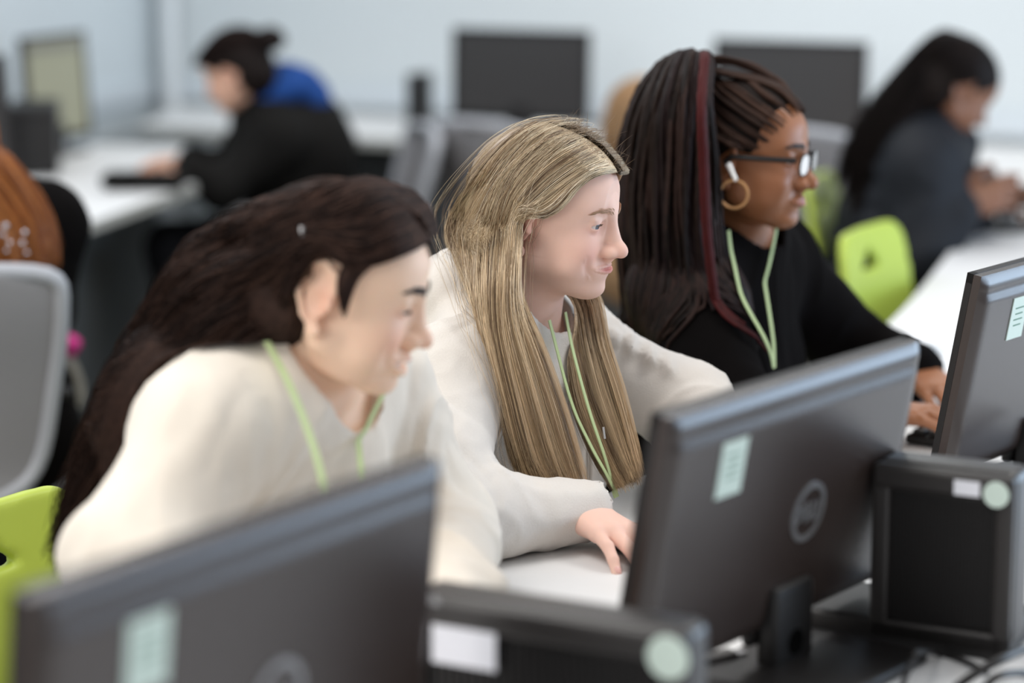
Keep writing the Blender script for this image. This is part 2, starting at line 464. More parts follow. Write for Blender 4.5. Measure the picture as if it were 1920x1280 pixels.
def sheet(guides, N, M_, thick, wav=0.0, wavf=3.0, clump=0, ends=0.08, rng=RNG):
    """strands interpolated between neighbouring guide lines with jitter; thick: start, mid, end"""
    G = np.stack([crom(g, M_) for g in guides]); K = len(G)
    u = rng.random(N) * (K - 1)
    if clump: 
        cu = rng.random(clump) * (K - 1); ci = rng.integers(0, clump, N); 
    i = np.minimum(u.astype(int), K - 2); f = (u - i)[:, None, None]
    S = G[i] * (1 - f) + G[i + 1] * f
    t = np.linspace(0, 1, M_)
    th = np.interp(t, [0, 0.45, 1] if len(thick) == 3 else [0, .3, .55, 1], thick)
    J = rng.normal(size=(N, 3)); J /= np.linalg.norm(J, axis=1)[:, None]; J *= rng.random((N, 1)) ** 0.5
    S = S + J[:, None, :] * th[None, :, None]
    if clump:
        cj = rng.normal(size=(clump, 3)); cj /= np.linalg.norm(cj, axis=1)[:, None]
        k = np.minimum(cu.astype(int), K - 2); cf = (cu - k)[:, None, None]
        # strands of a clump join their nearest centre towards the ends
        order = np.argmin(np.abs(u[:, None] - cu[None]) + 0.15 * rng.random((N, clump)), axis=1)
        CC = G[k] * (1 - cf) + G[k + 1] * cf + cj[:, None, :] * th[None, :, None] * 0.8
        w = (0.75 * t ** 1.3)[None, :, None]
        S = S * (1 - w) + (CC[order] + J[:, None, :] * th[None, :, None] * 0.35) * w
    else: order = rng.integers(0, 50, N)
    if wav:
        ph = rng.random((N, 1)) * 1.2 + order[:, None] * 1.7
        fr = wavf * (0.85 + 0.3 * rng.random((N, 1)))
        amp = wav * np.clip(t * 2.2, 0, 1)[None]
        S[..., 0] += amp * np.sin(fr * 2 * PI * t[None] + ph); S[..., 2] += amp * 0.6 * np.cos(fr * 2 * PI * t[None] + ph * 1.3); S[..., 1] += amp * np.cos(fr * 2 * PI * t[None] + ph)
    # uneven ends
    cut = 1 - ends * rng.random(N) ** 1.5
    tt = t[None] * cut[:, None] * (M_ - 1); a = np.minimum(tt.astype(int), M_ - 2); ff = (tt - a)[..., None]
    r = np.arange(N)[:, None]
    S = S[r, a] * (1 - ff) + S[r, a + 1] * ff
    return S, order
def pick(cols, N, w=None, rng=RNG, var=0.12):
    C = np.array([lin(c) for c in cols]); p = None if w is None else np.array(w, float) / sum(w)
    return C[rng.choice(len(C), N, p=p)] * (1 + var * rng.normal(size=(N, 1))).clip(0.5, 1.6)
# ============================================================ THE ROOM
def quad_wall(name, a, b, z0, z1, th, m, side):
    """upright wall slab from a to b; side = unit normal pointing away from the room"""
    a = np.array(a); b = np.array(b); s = np.array(side) * th
    mb = MB(); mb.prism([tuple(a), tuple(b), tuple(b + s), tuple(a + s)], z0, z1)
    o = mb.build(name, m); tag(o, kind='structure'); return o
W2 = np.array([0.19, 0.982])
corner = np.array([-1.39, 9.48])
bw_end = corner + V2 * 5.6
lw_end = corner - W2 * 6.4
quad_wall('wall_back', corner - V2 * 0.1, bw_end, 0, 2.95, 0.12, M['wall'], U2)
quad_wall('wall_left', lw_end, corner + W2 * 0.08, 0, 2.95, 0.12, M['wall_left'], np.array([-0.982, 0.19]))
o = MB().prism([(-3.2, -0.6), (5.5, -0.6), (5.5, 8.0), (3.9, 8.0), (-1.3, 10.0), (-1.9, 9.2), (-3.2, 3.0)], -0.05, 0.0).build('floor', M['carpet']); tag(o, kind='structure')
# dado trunking along both walls, just over the bench tops
def trim(name, a, b, n, z0, z1, th, m):
    a = np.array(a); b = np.array(b); s = -np.array(n) * th
    o = MB().prism([tuple(a), tuple(b), tuple(b + s), tuple(a + s)], z0, z1).build(name, m); tag(o, kind='structure')
M['trim'] = mat('trunking', (212, 220, 226), 0.5, 0.4, var=0.01, vscale=5)
trim('trim_1', corner + V2 * 0.03 - U2 * 0.002, bw_end - U2 * 0.002, U2, DESK + 0.03, DESK + 0.11, 0.02, M['trim'])
trim('trim_2', lw_end + np.array([0.984, -0.19]) * .002, corner - W2 * 0.03, np.array([-0.982, 0.19]), DESK + 0.03, DESK + 0.10, 0.02, M['trim'])
trim('baseboard_back', corner + V2 * 0.03 - U2 * 0.002, bw_end - U2 * 0.002, U2, 0.0, 0.09, 0.015, M['trim'])
trim('baseboard_left', lw_end, corner - W2 * 0.03, np.array([-0.982, 0.19]), 0.0, 0.09, 0.015, M['trim'])
# rounded corner post
mb = MB(); mb.tube([(corner[0] + .07, corner[1] - .10, 0), (corner[0] + .07, corner[1] - .10, 2.95)], 0.035, 16)
o = mb.build('trim_3', mat('post_white', (222, 228, 232), 0.5), smooth=True); tag(o, kind='structure')

# ------------------------------------------------------------ desks
def xy(px, py): return Pz(px, py, DESK)[:2]
def desk(label, poly, panels, group=None, th=0.028):
    c = np.mean(poly, axis=0)
    r = empty('desk', (c[0], c[1], 0), 0, label, 'desk', group)
    MB().prism([tuple(p) for p in poly], DESK - th, DESK - 0.002).build('edge_band', M['desk_edge'], r, True)
    q = [tuple(c + (np.array(p) - c) * 0.9985) for p in poly]
    MB().prism(q, DESK - 0.002, DESK).build('tabletop', M['desk'], r, True)
    for (a, b, t) in panels:
        a = np.array(a); b = np.array(b); d = (b - a) / np.linalg.norm(b - a); n = np.array([-d[1], d[0]]) * t / 2
        MB().prism([tuple(a - n), tuple(b - n), tuple(b + n), tuple(a + n)], 0.0, DESK - th).build('panel', M['panel'], r, True)
    return r
E0 = xy(887, 1046); E1 = xy(1218, 888); E2 = xy(1639, 629); E3 = xy(1721, 547); E4 = xy(1814, 421)
ed = (E1 - E0) / np.linalg.norm(E1 - E0)
S0 = E0 - ed * 1.45
mid = E0 + ed * 0.30
curve = crom([E1, E1 + ed * 0.3, (E1 + ed * .62) * .5 + E2 * .5 - np.array([.0, -.06]), E2, E3, E4, xy(1832, 350)], 26)
far = curve[-1]
main_poly = [S0] + [E0] + list(curve[:]) + [corner + V2 * 3.20 - U2 * .84, corner + V2 * 3.20 - U2 * .045, corner + V2 * 4.7 - U2 * .045, np.array([2.9, 6.0]), np.array([2.1, 4.6]), E1 + V2 * 1.25, S0 + V2 * 1.2]
desk('long curved white desk running from the near monitors to the far right', main_poly,
     [(S0 + V2 * .55 + ed * .05, S0 + V2 * .55 + ed * 1.35, .03), (E1 + V2 * .6 - ed * .2, E1 + V2 * .6 + ed * 1.0, .03), ((1.75, 5.2), (2.1, 6.4), .03)])
# left bench
F0 = xy(125, 432); F1 = xy(345, 352); fd = (F1 - F0) / np.linalg.norm(F1 - F0)
lb0 = F0 - fd * 1.3
def wall_x(Y): return lw_end + W2 * ((Y - lw_end[1]) / W2[1])
bb0 = corner - U2 * 0.82 + V2 * 0.9
la = lb0; lbq = F1 + fd * 1.15
wl = np.array([0.982, -0.19]) * 0.025
desk('white bench desk along the left wall beside the girl with the blue hood', [la, F0, F1, lbq, wall_x(lbq[1] + .1) + wl, wall_x(la[1]) + wl],
     [(F0 + fd * .12 + np.array([-.06, .0]), F0 + fd * .12 + np.array([-.62, .12]), .03), (F0 + np.array([-.42, .2]), F1 + fd * 1.0 + np.array([-.42, 0]), .02)])
# back bench
b0 = corner - U2 * 0.04 + V2 * 0.12; b1 = b0 + V2 * 3.07
desk('white bench desk under the two dark monitors at the back wall', [b0 - U2 * .72 + V2 * .36, b1 - U2 * .8, b1, b0],
     [(b0 - U2 * .3 + V2 * .9, b1 - U2 * .3, .02), (b0 - U2 * .7 + V2 * 1.0, b0 - U2 * .1 + V2 * 1.0, .03), (b0 - U2 * .7 + V2 * 2.3, b0 - U2 * .1 + V2 * 2.3, .03)])

# ------------------------------------------------------------ monitors
def grid_solid(f_front, f_back, W, H, nx, nz):
    xs = np.linspace(-W / 2, W / 2, nx); zs = np.linspace(-H / 2, H / 2, nz)
    V = []
    for f in (f_front, f_back):
        for z in zs:
            for x in xs: V.append((x, f(x, z), z))
    F = []; o = nx * nz
    for j in range(nz - 1):
        for i in range(nx - 1):
            a = j * nx + i; F.append((a, a + 1, a + nx + 1, a + nx)); F.append((o + a, o + a + nx, o + a + nx + 1, o + a + 1))
    for j in range(nz - 1):
        a = j * nx; F.append((a, a + nx, o + a + nx, o + a)); a = j * nx + nx - 1; F.append((a, o + a, o + a + nx, a + nx))
    for i in range(nx - 1):
        a = i; F.append((a, o + a, o + a + 1, a + 1)); a = (nz - 1) * nx + i; F.append((a, a + 1, o + a + 1, o + a))
    return V, F
def sstep(x, a, b):
    t = min(max((x - a) / (b - a), 0), 1); return t * t * (3 - 2 * t)
def monitor(x, y, gx, gy, label, W=0.5, H=0.28, zc=0.20, tilt=15, screen=None, sticker=True, logo=True, group=None, z0=DESK, off=0.0):
    """screen faces direction (gx, gy)"""
    rz = math.atan2(gx, -gy)
    r = empty('monitor', (x, y, z0), rz, label, 'monitor', group)
    X = Matrix.Translation((0, 0, zc)) @ Matrix.Rotation(-math.radians(tilt), 4, 'X')
    dF = lambda x_, z_: 0.0
    def dB(x_, z_):
        e = min(W / 2 - abs(x_), H / 2 - abs(z_))
        d = 0.012 + 0.007 * sstep(e, 0.0, 0.010)
        d += 0.003 * sstep(H / 2 - z_, 0.026, 0.032) * sstep(e, 0.0, 0.02)      # the top band steps in
        return d
    mb = MB(); mb.add(*grid_solid(dF, dB, W, H, 61, 45))
    mb.build('back_shell', M['monback'], r, smooth=True, xf=X)
    fr = MB()
    b = 0.012
    for (cx, cz, w, h) in ((0, H / 2 - b / 2, W, b), (0, -H / 2 + b * .8, W, b * 1.6), (-W / 2 + b / 2, 0, b, H), (W / 2 - b / 2, 0, b, H)):
        fr.box((cx, -0.0035, cz), (w + .001, 0.009, h + .001))
    fr.build('bezel', M['plastic_dk'], r, xf=X)
    MB().box((0, -0.001, 0), (W - 0.018, 0.003, H - 0.02)).build('screen', screen or M['screen'], r, xf=X)
    # stand
    st = MB()
    q = lambda v: tuple(X @ Vector(v))
    st.box(q((off, 0.010, -H / 2 + .01)), (0.10, 0.014, 0.05), R=np.array(X.to_3x3()), bev=0.006)
    so = MB(); so.box((off, 0.002, (zc - H / 2) / 2 + 0.025), (0.08, 0.026, zc - H / 2 + 0.05), bev=0.008)
    so.build('stand_column', M['plastic_dk'], r, smooth=True)
    st.build('mount', M['plastic_dk'], r, smooth=True)
    hole = MB(); hole.tube([(off, 0.014, 0.032), (off, 0.0165, 0.032)], 0.014, 20)
    hole.build('cable_hole', M['pupil'], r)
    MB().box((off, 0.03, 0.007), (0.22, 0.17, 0.014), bev=0.006).build('stand_base', M['plastic_dk'], r, smooth=True)
    if sticker:
        s = MB(); sx = 0.47 * W - 0.035
        sx = W * .5 - .115; yb = dB(sx - 0.02, H / 2 - 0.06)
        s.box((sx, yb + 0.0006, H / 2 - 0.068), (0.046, 0.0012, 0.058)); so_ = s.build('sticker', M['green_label'], r, xf=X)
        so_['label'] = 'pale green rectangular sticker'
        t = MB()
        for k in range(4): t.box((sx, yb + 0.0013, H / 2 - 0.054 - 0.008 * k), (0.026 - 0.004 * (k % 2), 0.0004, 0.0018))
        t.build('sticker_print', M['ink'], so_, xf=X)
    if logo:
        l = MB(); R1 = 0.033; zl = -0.012; yb = dB(0, 0); lx = off * 1.4
        n = 48
        for k in range(n):
            a0 = 2 * PI * k / n; a1 = 2 * PI * (k + 1) / n
            V = [(lx + R * math.cos(a), yb + dy, zl + R * math.sin(a)) for dy in (0.0, 0.0016) for R, a in ((R1, a0), (R1, a1), (R1 - .0065, a1), (R1 - .0065, a0))]
            l.add(V, [(0, 1, 2, 3), (4, 7, 6, 5), (0, 4, 5, 1), (1, 5, 6, 2), (2, 6, 7, 3), (3, 7, 4, 0)])
        def seg(x0, z0_, x1, z1_, w=0.0040):
            a = np.array([x0, z0_]); b_ = np.array([x1, z1_]); c = (a + b_) / 2; L = np.linalg.norm(b_ - a); an = math.atan2(b_[1] - a[1], b_[0] - a[0])
            R = np.array(Matrix.Rotation(-an, 3, 'Y'))
            l.box((lx - c[0], yb + 0.0008, zl + c[1]), (L + w * .6, 0.0016, w), R=np.array(Matrix.Rotation(an, 3, 'Y')))
        h = 0.0085
        # D
        seg(-.026, -h, -.026, h); seg(-.026, h, -.018, h * .7); seg(-.026, -h, -.018, -h * .7); seg(-.018, h * .7, -.0155, 0); seg(-.018, -h * .7, -.0155, 0)
        # tilted E
        ca, sa = math.cos(math.radians(38)), math.sin(math.radians(38))
        def se(x0, z0_, x1, z1_):
            f = lambda x_, z_: (-.0045 + x_ * ca - z_ * sa, x_ * sa + z_ * ca)
            seg(*f(x0, z0_), *f(x1, z1_))
        se(-.005, -h, -.005, h); se(-.005, h, .0065, h); se(-.005, 0, .0055, 0); se(-.005, -h, .0065, -h)
        # L L
        seg(.0075, h, .0075, -h); seg(.0075, -h, .0155, -h); seg(.0185, h, .0185, -h); seg(.0185, -h, .027, -h)
        lo = l.build('logo', M['silver'], r, xf=X); lo['label'] = 'round silver brand mark on the back'
    return r
monitor(-0.219, 1.83, -0.84, 0.54, 'black monitor back nearest the camera, in front of the girl with dark wavy hair', tilt=6, zc=.186, off=-.02)
monitor(0.267, 2.42, -0.80, 0.60, 'black monitor back in the middle, with bluish top, green sticker and round mark', tilt=10, zc=.186, off=-.03)
monitor(0.722, 3.28, -0.80, 0.60, 'black monitor back at the right edge, hiding a brown hand', tilt=10, zc=.185)
MON1 = monitor(0.027, 8.07, -0.47, -0.883, 'dark switched-off monitor at the back wall, left of the two, above a grey chair', tilt=2, zc=.215, H=.30, W=.51, sticker=False, logo=False)
MON2 = monitor(0.87, 7.62, -0.47, -0.883, 'dark switched-off monitor at the back wall behind the girl with glasses', tilt=2, zc=.205, H=.30, W=.51, sticker=False, logo=False)
M['screen_on'] = mat('lit_page', (122, 122, 104), 0.4, emit=(170, 172, 150), estr=0.28, var=0.06, vscale=3)
sg = np.array([.39, -.124]); sg /= np.linalg.norm(sg)
rm = monitor(-1.43, 7.61, sg[0], sg[1], 'small squarish monitor with a pale page on screen, on the left bench', W=.40, H=.33, tilt=3, zc=.21, screen=M['screen_on'], sticker=False, logo=False)
MB().box((0, -0.0035, .21 + .13), (.37, .002, .028)).build('page_header', mat('page_header', (120, 120, 112), .5, emit=(120, 120, 110), estr=.15), rm)
monitor(-1.475, 6.60, sg[0], sg[1], 'black monitor cut by the left picture edge above the dark tower', W=.40, H=.33, tilt=3, zc=.20, sticker=False, logo=False)

# ------------------------------------------------------------ computer towers
def tower(x, y, fx, fy, W, H, D, label, ribbed=True, hgt=0.0, m='plastic', base=0.0):
    """broad vented face looks along (fx, fy)"""
    rz = math.atan2(fx, -fy)
    r = empty('computer_tower', (x, y, DESK + hgt), rz, label, 'computer tower')
    MB().box((0, D / 2, H / 2 + 0.008), (W, D, H - 0.008), bev=min(0.012, W / 5)).build('case', M[m], r, smooth=True)
    if base: MB().box((-base / 2, .055, 0.015), (W * 0.94 + base, .13, 0.03), bev=.006).build('foot', M['plastic_dk'], r, smooth=True)
    else: MB().box((0, D / 2, 0.005), (W * 0.94, D * .95, 0.01)).build('foot', M['plastic_dk'], r)
    # raised rounded frame round the grille
    fr = MB(); fw = 0.02
    top = [(x_, 0.0, 0) for x_ in (0,)]
    fr.box((0, -0.004, H - 0.012), (W, 0.016, 0.028), bev=0.007); fr.box((0, -0.004, 0.018), (W, 0.012, 0.022), bev=0.004)
    fr.box((-W / 2 + fw / 2, -0.004, H / 2), (fw, 0.012, H - 0.01), bev=0.004); fr.box((W / 2 - fw / 2, -0.004, H / 2), (fw, 0.012, H - 0.01), bev=0.004)
    fr.build('front_frame', M[m], r, smooth=True)
    if ribbed:
        g = MB(); n = 30
        for k in range(n):
            xx = -W / 2 + fw + (W - 2 * fw) * (k + .5) / n
            g.tube([(xx, -0.001, 0.03), (xx, -0.001, H - 0.03)], (W - 2 * fw) / n * 0.3, 6)
        for k in range(26):
            zz = 0.034 + (H - 0.07) * k / 25
            g.box((0, 0.0005, zz), (W - 2 * fw, 0.002, 0.0016))
        g.build('grille', M['plastic_dk'], r)
    return r
def stick(r, name, c, d, m, ring=False, n=24, label=None):
    mb = MB()
    if ring: mb.tube([(c[0], c[1], c[2]), (c[0], c[1] - 0.001, c[2])], d, n)
    else: mb.box(c, d)
    o = mb.build(name, m, r)
    if label: o['label'] = label
    return o
TA = tower(0.030, 2.085, -.47, -.883, 0.28, 0.168, 0.05, 'black computer tower between the near and middle monitors, with a white label')
stick(TA, 'white_label', (-.078, -0.0108, .132), (.066, .001, .044), M['label'], label='white rectangular label')
stick(TA, 'round_sticker', (.126, -0.0125, .150), .020, M['green_label'], True, label='pale green round sticker')
stick(TA, 'power_button', (-.112, -0.0108, .165), .009, M['silver'], True)
TB = tower(0.4606, 2.5027, -.47, -.883, 0.156, 0.20, 0.06, 'black computer tower with ribbed grille behind the middle monitor, at the lower right', base=.13)
stick(TB, 'silver_label', (-.008, -0.0105, .186), (.03, .001, .012), M['silver'])
stick(TB, 'white_label', (.028, -0.0125, .186), (.028, .001, .016), M['label'], label='small white label on the top corner')
stick(TB, 'round_sticker', (.060, -0.0125, .183), .014, M['green_label'], True, label='pale green round sticker')
TC = tower(-1.385, 6.98, .15, -.99, 0.14, 0.20, 0.30, 'black computer tower on the left bench in front of the lit screen', ribbed=False, m='plastic_dk')
stick(TC, 'power_light', (.05, -0.0108, .185), .003, mat('blue_light', (60, 70, 200), .4, emit=(60, 70, 220), estr=1.0), True)
TD = tower(-0.335, 8.22, -.47, -.883, 0.045, 0.205, 0.10, 'thin black computer standing on the back bench left of the dark monitor', ribbed=False, m='plastic_dk')

# ------------------------------------------------------------ cables, plugs, paper
def cable(pts, r, label, m='cable', plug=None):
    mb = MB(); mb.tube(crom(pts, 40), r, 8)
    o = mb.build('cable', M[m], smooth=True)
    return tag(o, label, 'cable')
def D(px, py, z=DESK, dz=0.005): return Pz(px, py, z + dz)
cable([D(1690, 1290), D(1712, 1235, dz=.03), D(1722, 1222, dz=.035), D(1760, 1225), D(1800, 1235), D(1850, 1260)], .0032, 'thin black cable looping on the desk below the ribbed tower')
cable([D(1790, 1290), D(1830, 1262, dz=.02), D(1880, 1235, dz=.03), D(1930, 1215, dz=.02), D(1990, 1215)], .005, 'thick black cable bundle curling at the lower right corner')
cable([D(1840, 1295), D(1870, 1268, dz=.03), D(1915, 1262, dz=.02), D(1960, 1275)], .0045, 'black cable bent in the lower right corner below the bundle')
cable([(0.735, 3.22, DESK + .09), (0.70, 3.10, DESK + .05), P(1935, 880, 2.85), P(1915, 950, 2.74), P(1900, 1080, 2.68), P(1885, 1180, 2.62), D(1850, 1230)], .0055, 'black cable hanging down the right side of the ribbed tower')
cable([(0.77, 3.20, DESK + .07), (0.72, 3.02, DESK + .03), P(1925, 960, 2.84), P(1905, 1000, 2.79), P(1898, 1100, 2.76), P(1880, 1190, 2.74), D(1870, 1225)], .004, 'grey cable beside the ribbed tower at the right edge', m='strap')
cable([D(1350, 1262), D(1400, 1243), D(1440, 1236), D(1480, 1250), D(1540, 1275)], .0035, 'black cable on the desk under the middle monitor')
pg = empty('cable_plug', D(1345, 1238, dz=.012), .6, 'dark grey plug beside the round sticker under the middle monitor', 'plug')
MB().box((0, 0, 0), (.045, .02, .018), bev=.005).build('plug_body', M['plastic'], pg, smooth=True)
MB().box((.028, 0, 0), (.014, .014, .010)).build('plug_tip', M['silver'], pg)
pp = Pz(1748, 655, DESK + .001)
pa = empty('paper_sheet', (pp[0], pp[1], DESK + 0.0008), .35, 'white paper sheet with a grey scribble, on the curved desk by the right monitor', 'paper')
MB().box((0, 0, 0), (.21, .297, .0006)).build('sheet', M['paper'], pa)
mb = MB(); mb.tube([(-.01 + .035 * t + .006 * math.sin(t * 30), -.06 + .11 * t, .0006) for t in np.linspace(0, 1, 60)], .0022, 5)
mb.build('scribble', mat('pencil', (170, 176, 182), .8), pa)

# keyboards, mice
def keyboard(c, rz, label, W=.44, Dp=.13):
    r = empty('keyboard', c, rz, label, 'keyboard')
    MB().box((0, 0, .009), (W, Dp, .014), bev=.004).build('body', M['plastic_dk'], r, smooth=True)
    k = MB()
    for j in range(5):
        for i in range(18):
            k.box((-W / 2 + .018 + (W - .036) * i / 17, -Dp / 2 + .018 + (Dp - .036) * j / 4, .019), (.019, .019, .008), bev=.002)
    k.build('keys', M['plastic'], r)
    return r
def mouse(c, rz, label, m='plastic_dk'):
    r = empty('computer_mouse', c, rz, label, 'mouse')
    V, F = sdf_mesh([('u', ell((0, 0, .008), (.052, .030, .026)), 0), ('i', plane((0, 0, .002), (0, 0, -1)), .004)], .0025)
    link('body', mesh_np('body', V, F), M[m], r)
    MB().tube([(.03, 0, .026), (.04, 0, .0245)], .005, 10).build('wheel', M['silver'], r)
    MB().tube(crom([(.05, 0, .01), (.08, .01, .004), (.10, .03, .003), (.12, .04, .003)], 20), .002, 6).build('cord', M['cable'], r, smooth=True)
    return r
MSE = Pz(1175, 1003, DESK + .02)
mouse((MSE[0] + .012, MSE[1], DESK), -1.0, 'black mouse under the hand of the blonde girl')
keyboard((0.34, 2.90, DESK), math.atan2(.8, .6) , 'black keyboard behind the middle monitor in front of the blonde girl')
kb = Pz(1925, 432, DESK); keyboard((kb[0] + .12, kb[1] + .05, DESK), .25, 'dark keyboard on the curved desk at the right edge, before the girl with the phone', W=.42)
kb = Pz(1790, 805, DESK); keyboard((kb[0] + .07, kb[1] + .03, DESK), 1.0, 'black keyboard under the brown hand beside the right monitor', W=.40)

# ------------------------------------------------------------ lime shell chairs
def lime_chair(x, y, fx, fy, label, group='lime green shell chairs'):
    """faces (fx, fy)"""
    rz = math.atan2(fy, fx)
    r = empty('shell_chair', (x, y, 0), rz, label, 'chair', group)
    def back_fn(X):
        q = X.copy(); z = q[..., 2]
        # backrest: curved slab leaning back, wrapping forward at its sides
        t = np.clip((z - 0.46) / 0.42, 0, 1.1)
        xc = -0.19 - 0.07 * t + 0.55 * q[..., 1] ** 2 * (0.6 + t * .5)
        w = 0.205 - 0.035 * t ** 2
        dx = np.abs(q[..., 0] - xc) - 0.011
        dy = np.abs(q[..., 1]) - w; dz = np.abs(z - 0.655) - 0.215
        rr = 0.05
        e = np.sqrt(np.maximum(dy + rr, 0) ** 2 + np.maximum(dz + rr, 0) ** 2) + np.minimum(np.maximum(dy, dz) + rr, 0) - rr
        return np.maximum(dx * .9, e)
    def tri(X):
        y = X[..., 1]; z = X[..., 2] - 0.80
        d = np.maximum(-(z + 0.018), np.maximum(0.80 * z + 0.6 * y - 0.021, 0.80 * z - 0.6 * y - 0.021))
        return d
    def seat_fn(X):
        x_ = X[..., 0]; y_ = X[..., 1]
        zc = 0.448 - 0.012 + 0.5 * y_ ** 2 + 0.10 * np.clip(-(x_ + .12), 0, 1) - 0.25 * np.clip(x_ - 0.17, 0, 1)
        dz = np.abs(X[..., 2] - zc) - 0.011
        dx = np.abs(x_ - 0.0) - 0.225; dy = np.abs(y_) - 0.21; rr = .06
        e = np.sqrt(np.maximum(dx + rr, 0) ** 2 + np.maximum(dy + rr, 0) ** 2) + np.minimum(np.maximum(dy, dx) + rr, 0) - rr
        return np.maximum(dz * .9, e)
    ops = [('u', Prim((-.30, -.22, .42), (-.08, .22, .88), back_fn), 0), ('u', Prim((-.23, -.22, .40), (.23, .22, .50), seat_fn), .03), ('s', Prim((-.4, -.05, .77), (0, .05, .84), tri), .004)]
    V, F = sdf_mesh(ops, .006); V = relax(V, F, 4, .5)
    link('shell', mesh_np('shell', V, F), M['lime'], r)
    for sx in (-1, 1):
        for sy in (-1, 1):
            MB().tube([(sx * .12, sy * .14, .425), (sx * .20 - .02, sy * .20, .0)], .011, 12).build('leg', M['chrome'], r, smooth=True)
    return r
def place_copy(root, loc, rz, label):
    c = root.copy(); COL.objects.link(c); c.location = loc; c.rotation_euler = (0, 0, rz); c['label'] = label
    for ch in root.children:
        d = ch.copy(); COL.objects.link(d); d.parent = c
    return c
cc = Pz(1660, 440, 0.875)
LC = lime_chair(0.95, 4.83, .883, -.47, 'lime green shell chair with a triangular hole, empty at the curved desk')
place_copy(LC, (0.98, 5.80, 0), math.atan2(-.30, .95), 'lime green shell chair under the girl in the dark padded jacket')
q_ = place_copy(LC, (-0.43, 2.74, 0), math.atan2(-.47, .883), 'lime green shell chair at the left edge behind the girl with dark wavy hair')
q_.scale = (1, 1, .93)
place_copy(LC, (-0.17, 3.48, 0), math.atan2(-.47, .883), 'lime green shell chair hidden under the blonde girl')
place_copy(LC, (0.16, 4.25, 0), math.atan2(-.47, .883), 'lime green shell chair hidden under the girl with glasses')

# ------------------------------------------------------------ grey office chairs
def office_chair(x, y, fx, fy, label, back='grey_mesh'):
    rz = math.atan2(fy, fx)
    r = empty('office_chair', (x, y, 0), rz, label, 'chair', 'grey office chairs')
    # backrest frame: rounded trapezium, S-shaped from the side
    out = crom([(-.24, 0, .50), (-.235, .13, .505), (-.215, .205, .56), (-.235, .235, .72), (-.27, .245, .86), (-.285, .225, .925), (-.30, .10, .945), (-.303, 0, .948)], 30)
    full = np.vstack([out, (out * np.array([1, -1, 1]))[::-1][1:]])
    MB().tube(full, .017, 10, cap=False).build('back_frame', M['grey_pl'], r, smooth=True)
    V = []; F = []; n = 30; m = 15
    for i in range(n):
        a = out[i]; b = a * np.array([1, -1, 1])
        for j in range(m):
            t = j / (m - 1); p = a * (1 - t) + b * t; p = p + np.array([-.035 * math.sin(t * PI), 0, 0]); V.append(p)
    F = [(i * m + j, i * m + j + 1, (i + 1) * m + j + 1, (i + 1) * m + j) for i in range(n - 1) for j in range(m - 1)]
    V2_ = [v + np.array([-.006, 0, 0]) for v in V]; k = len(V)
    mb = MB(); mb.add(V + V2_, F + [tuple(q + k for q in f[::-1]) for f in F])
    mb.build('back_mesh', M[back], r, smooth=True)
    MB().box((0.0, 0, .46), (.46, .46, .07), bev=.03).build('seat', M['grey_fab'], r, smooth=True)
    MB().tube([(-.06, 0, .42), (-.26, 0, .40), (-.29, 0, .52), (-.275, 0, .62)], .016, 10).build('back_support', M['grey_pl'], r, smooth=True)
    for s in (-1, 1):
        MB().tube(crom([(.0, s * .2, .42), (.0, s * .27, .45), (-.01, s * .275, .58), (-.02, s * .27, .65)], 16), .014, 8).build('armrest_post', M['grey_pl'], r, smooth=True)
        MB().box((.02, s * .27, .66), (.24, .07, .025), bev=.01).build('arm_pad', M['plastic_dk'], r, smooth=True)
    MB().tube([(0, 0, .43), (0, 0, .09)], .026, 16).build('gas_column', M['chrome'], r, smooth=True)
    for k in range(5):
        a = 2 * PI * k / 5 + .3
        l = MB(); l.tube([(0, 0, .11), (.30 * math.cos(a), .30 * math.sin(a), .07)], [.026, .016], 10)
        lo = l.build('base_arm', M['grey_pl'], r, smooth=True)
        w = MB(); w.tube([(.31 * math.cos(a) - .02 * math.sin(a), .31 * math.sin(a) + .02 * math.cos(a), .03), (.31 * math.cos(a) + .02 * math.sin(a), .31 * math.sin(a) - .02 * math.cos(a), .03)], .03, 14)
        w.build('caster', M['plastic_dk'], lo, smooth=True)
    return r
OC = office_chair(-1.13, 4.36, -.40, .92, 'grey mesh office chair under the red-haired person at the left edge')
OC.scale = (1, 1, .955)
def oc_copy(loc, rz, label):
    c = OC.copy(); COL.objects.link(c); c.location = loc; c.rotation_euler = (0, 0, rz); c['label'] = label
    for ch in OC.children:
        d = ch.copy(); COL.objects.link(d); d.parent = c
        for g in ch.children:
            e = g.copy(); COL.objects.link(e); e.parent = d
    return c
q_ = oc_copy((.10, 7.29, 0), math.atan2(.71, .70), 'empty grey office chair in front of the left dark monitor at the back')
q_.scale = (.92, .92, .93)
q_ = oc_copy((-0.545, 7.21, 0), math.atan2(-.2, -.95), 'grey office chair under the person with the blue hood')
q_.scale = (1, 1, .90)
oc_copy((0.86, 6.95, 0), math.atan2(.883, .47), 'grey office chair behind the girl with glasses, at the back bench')
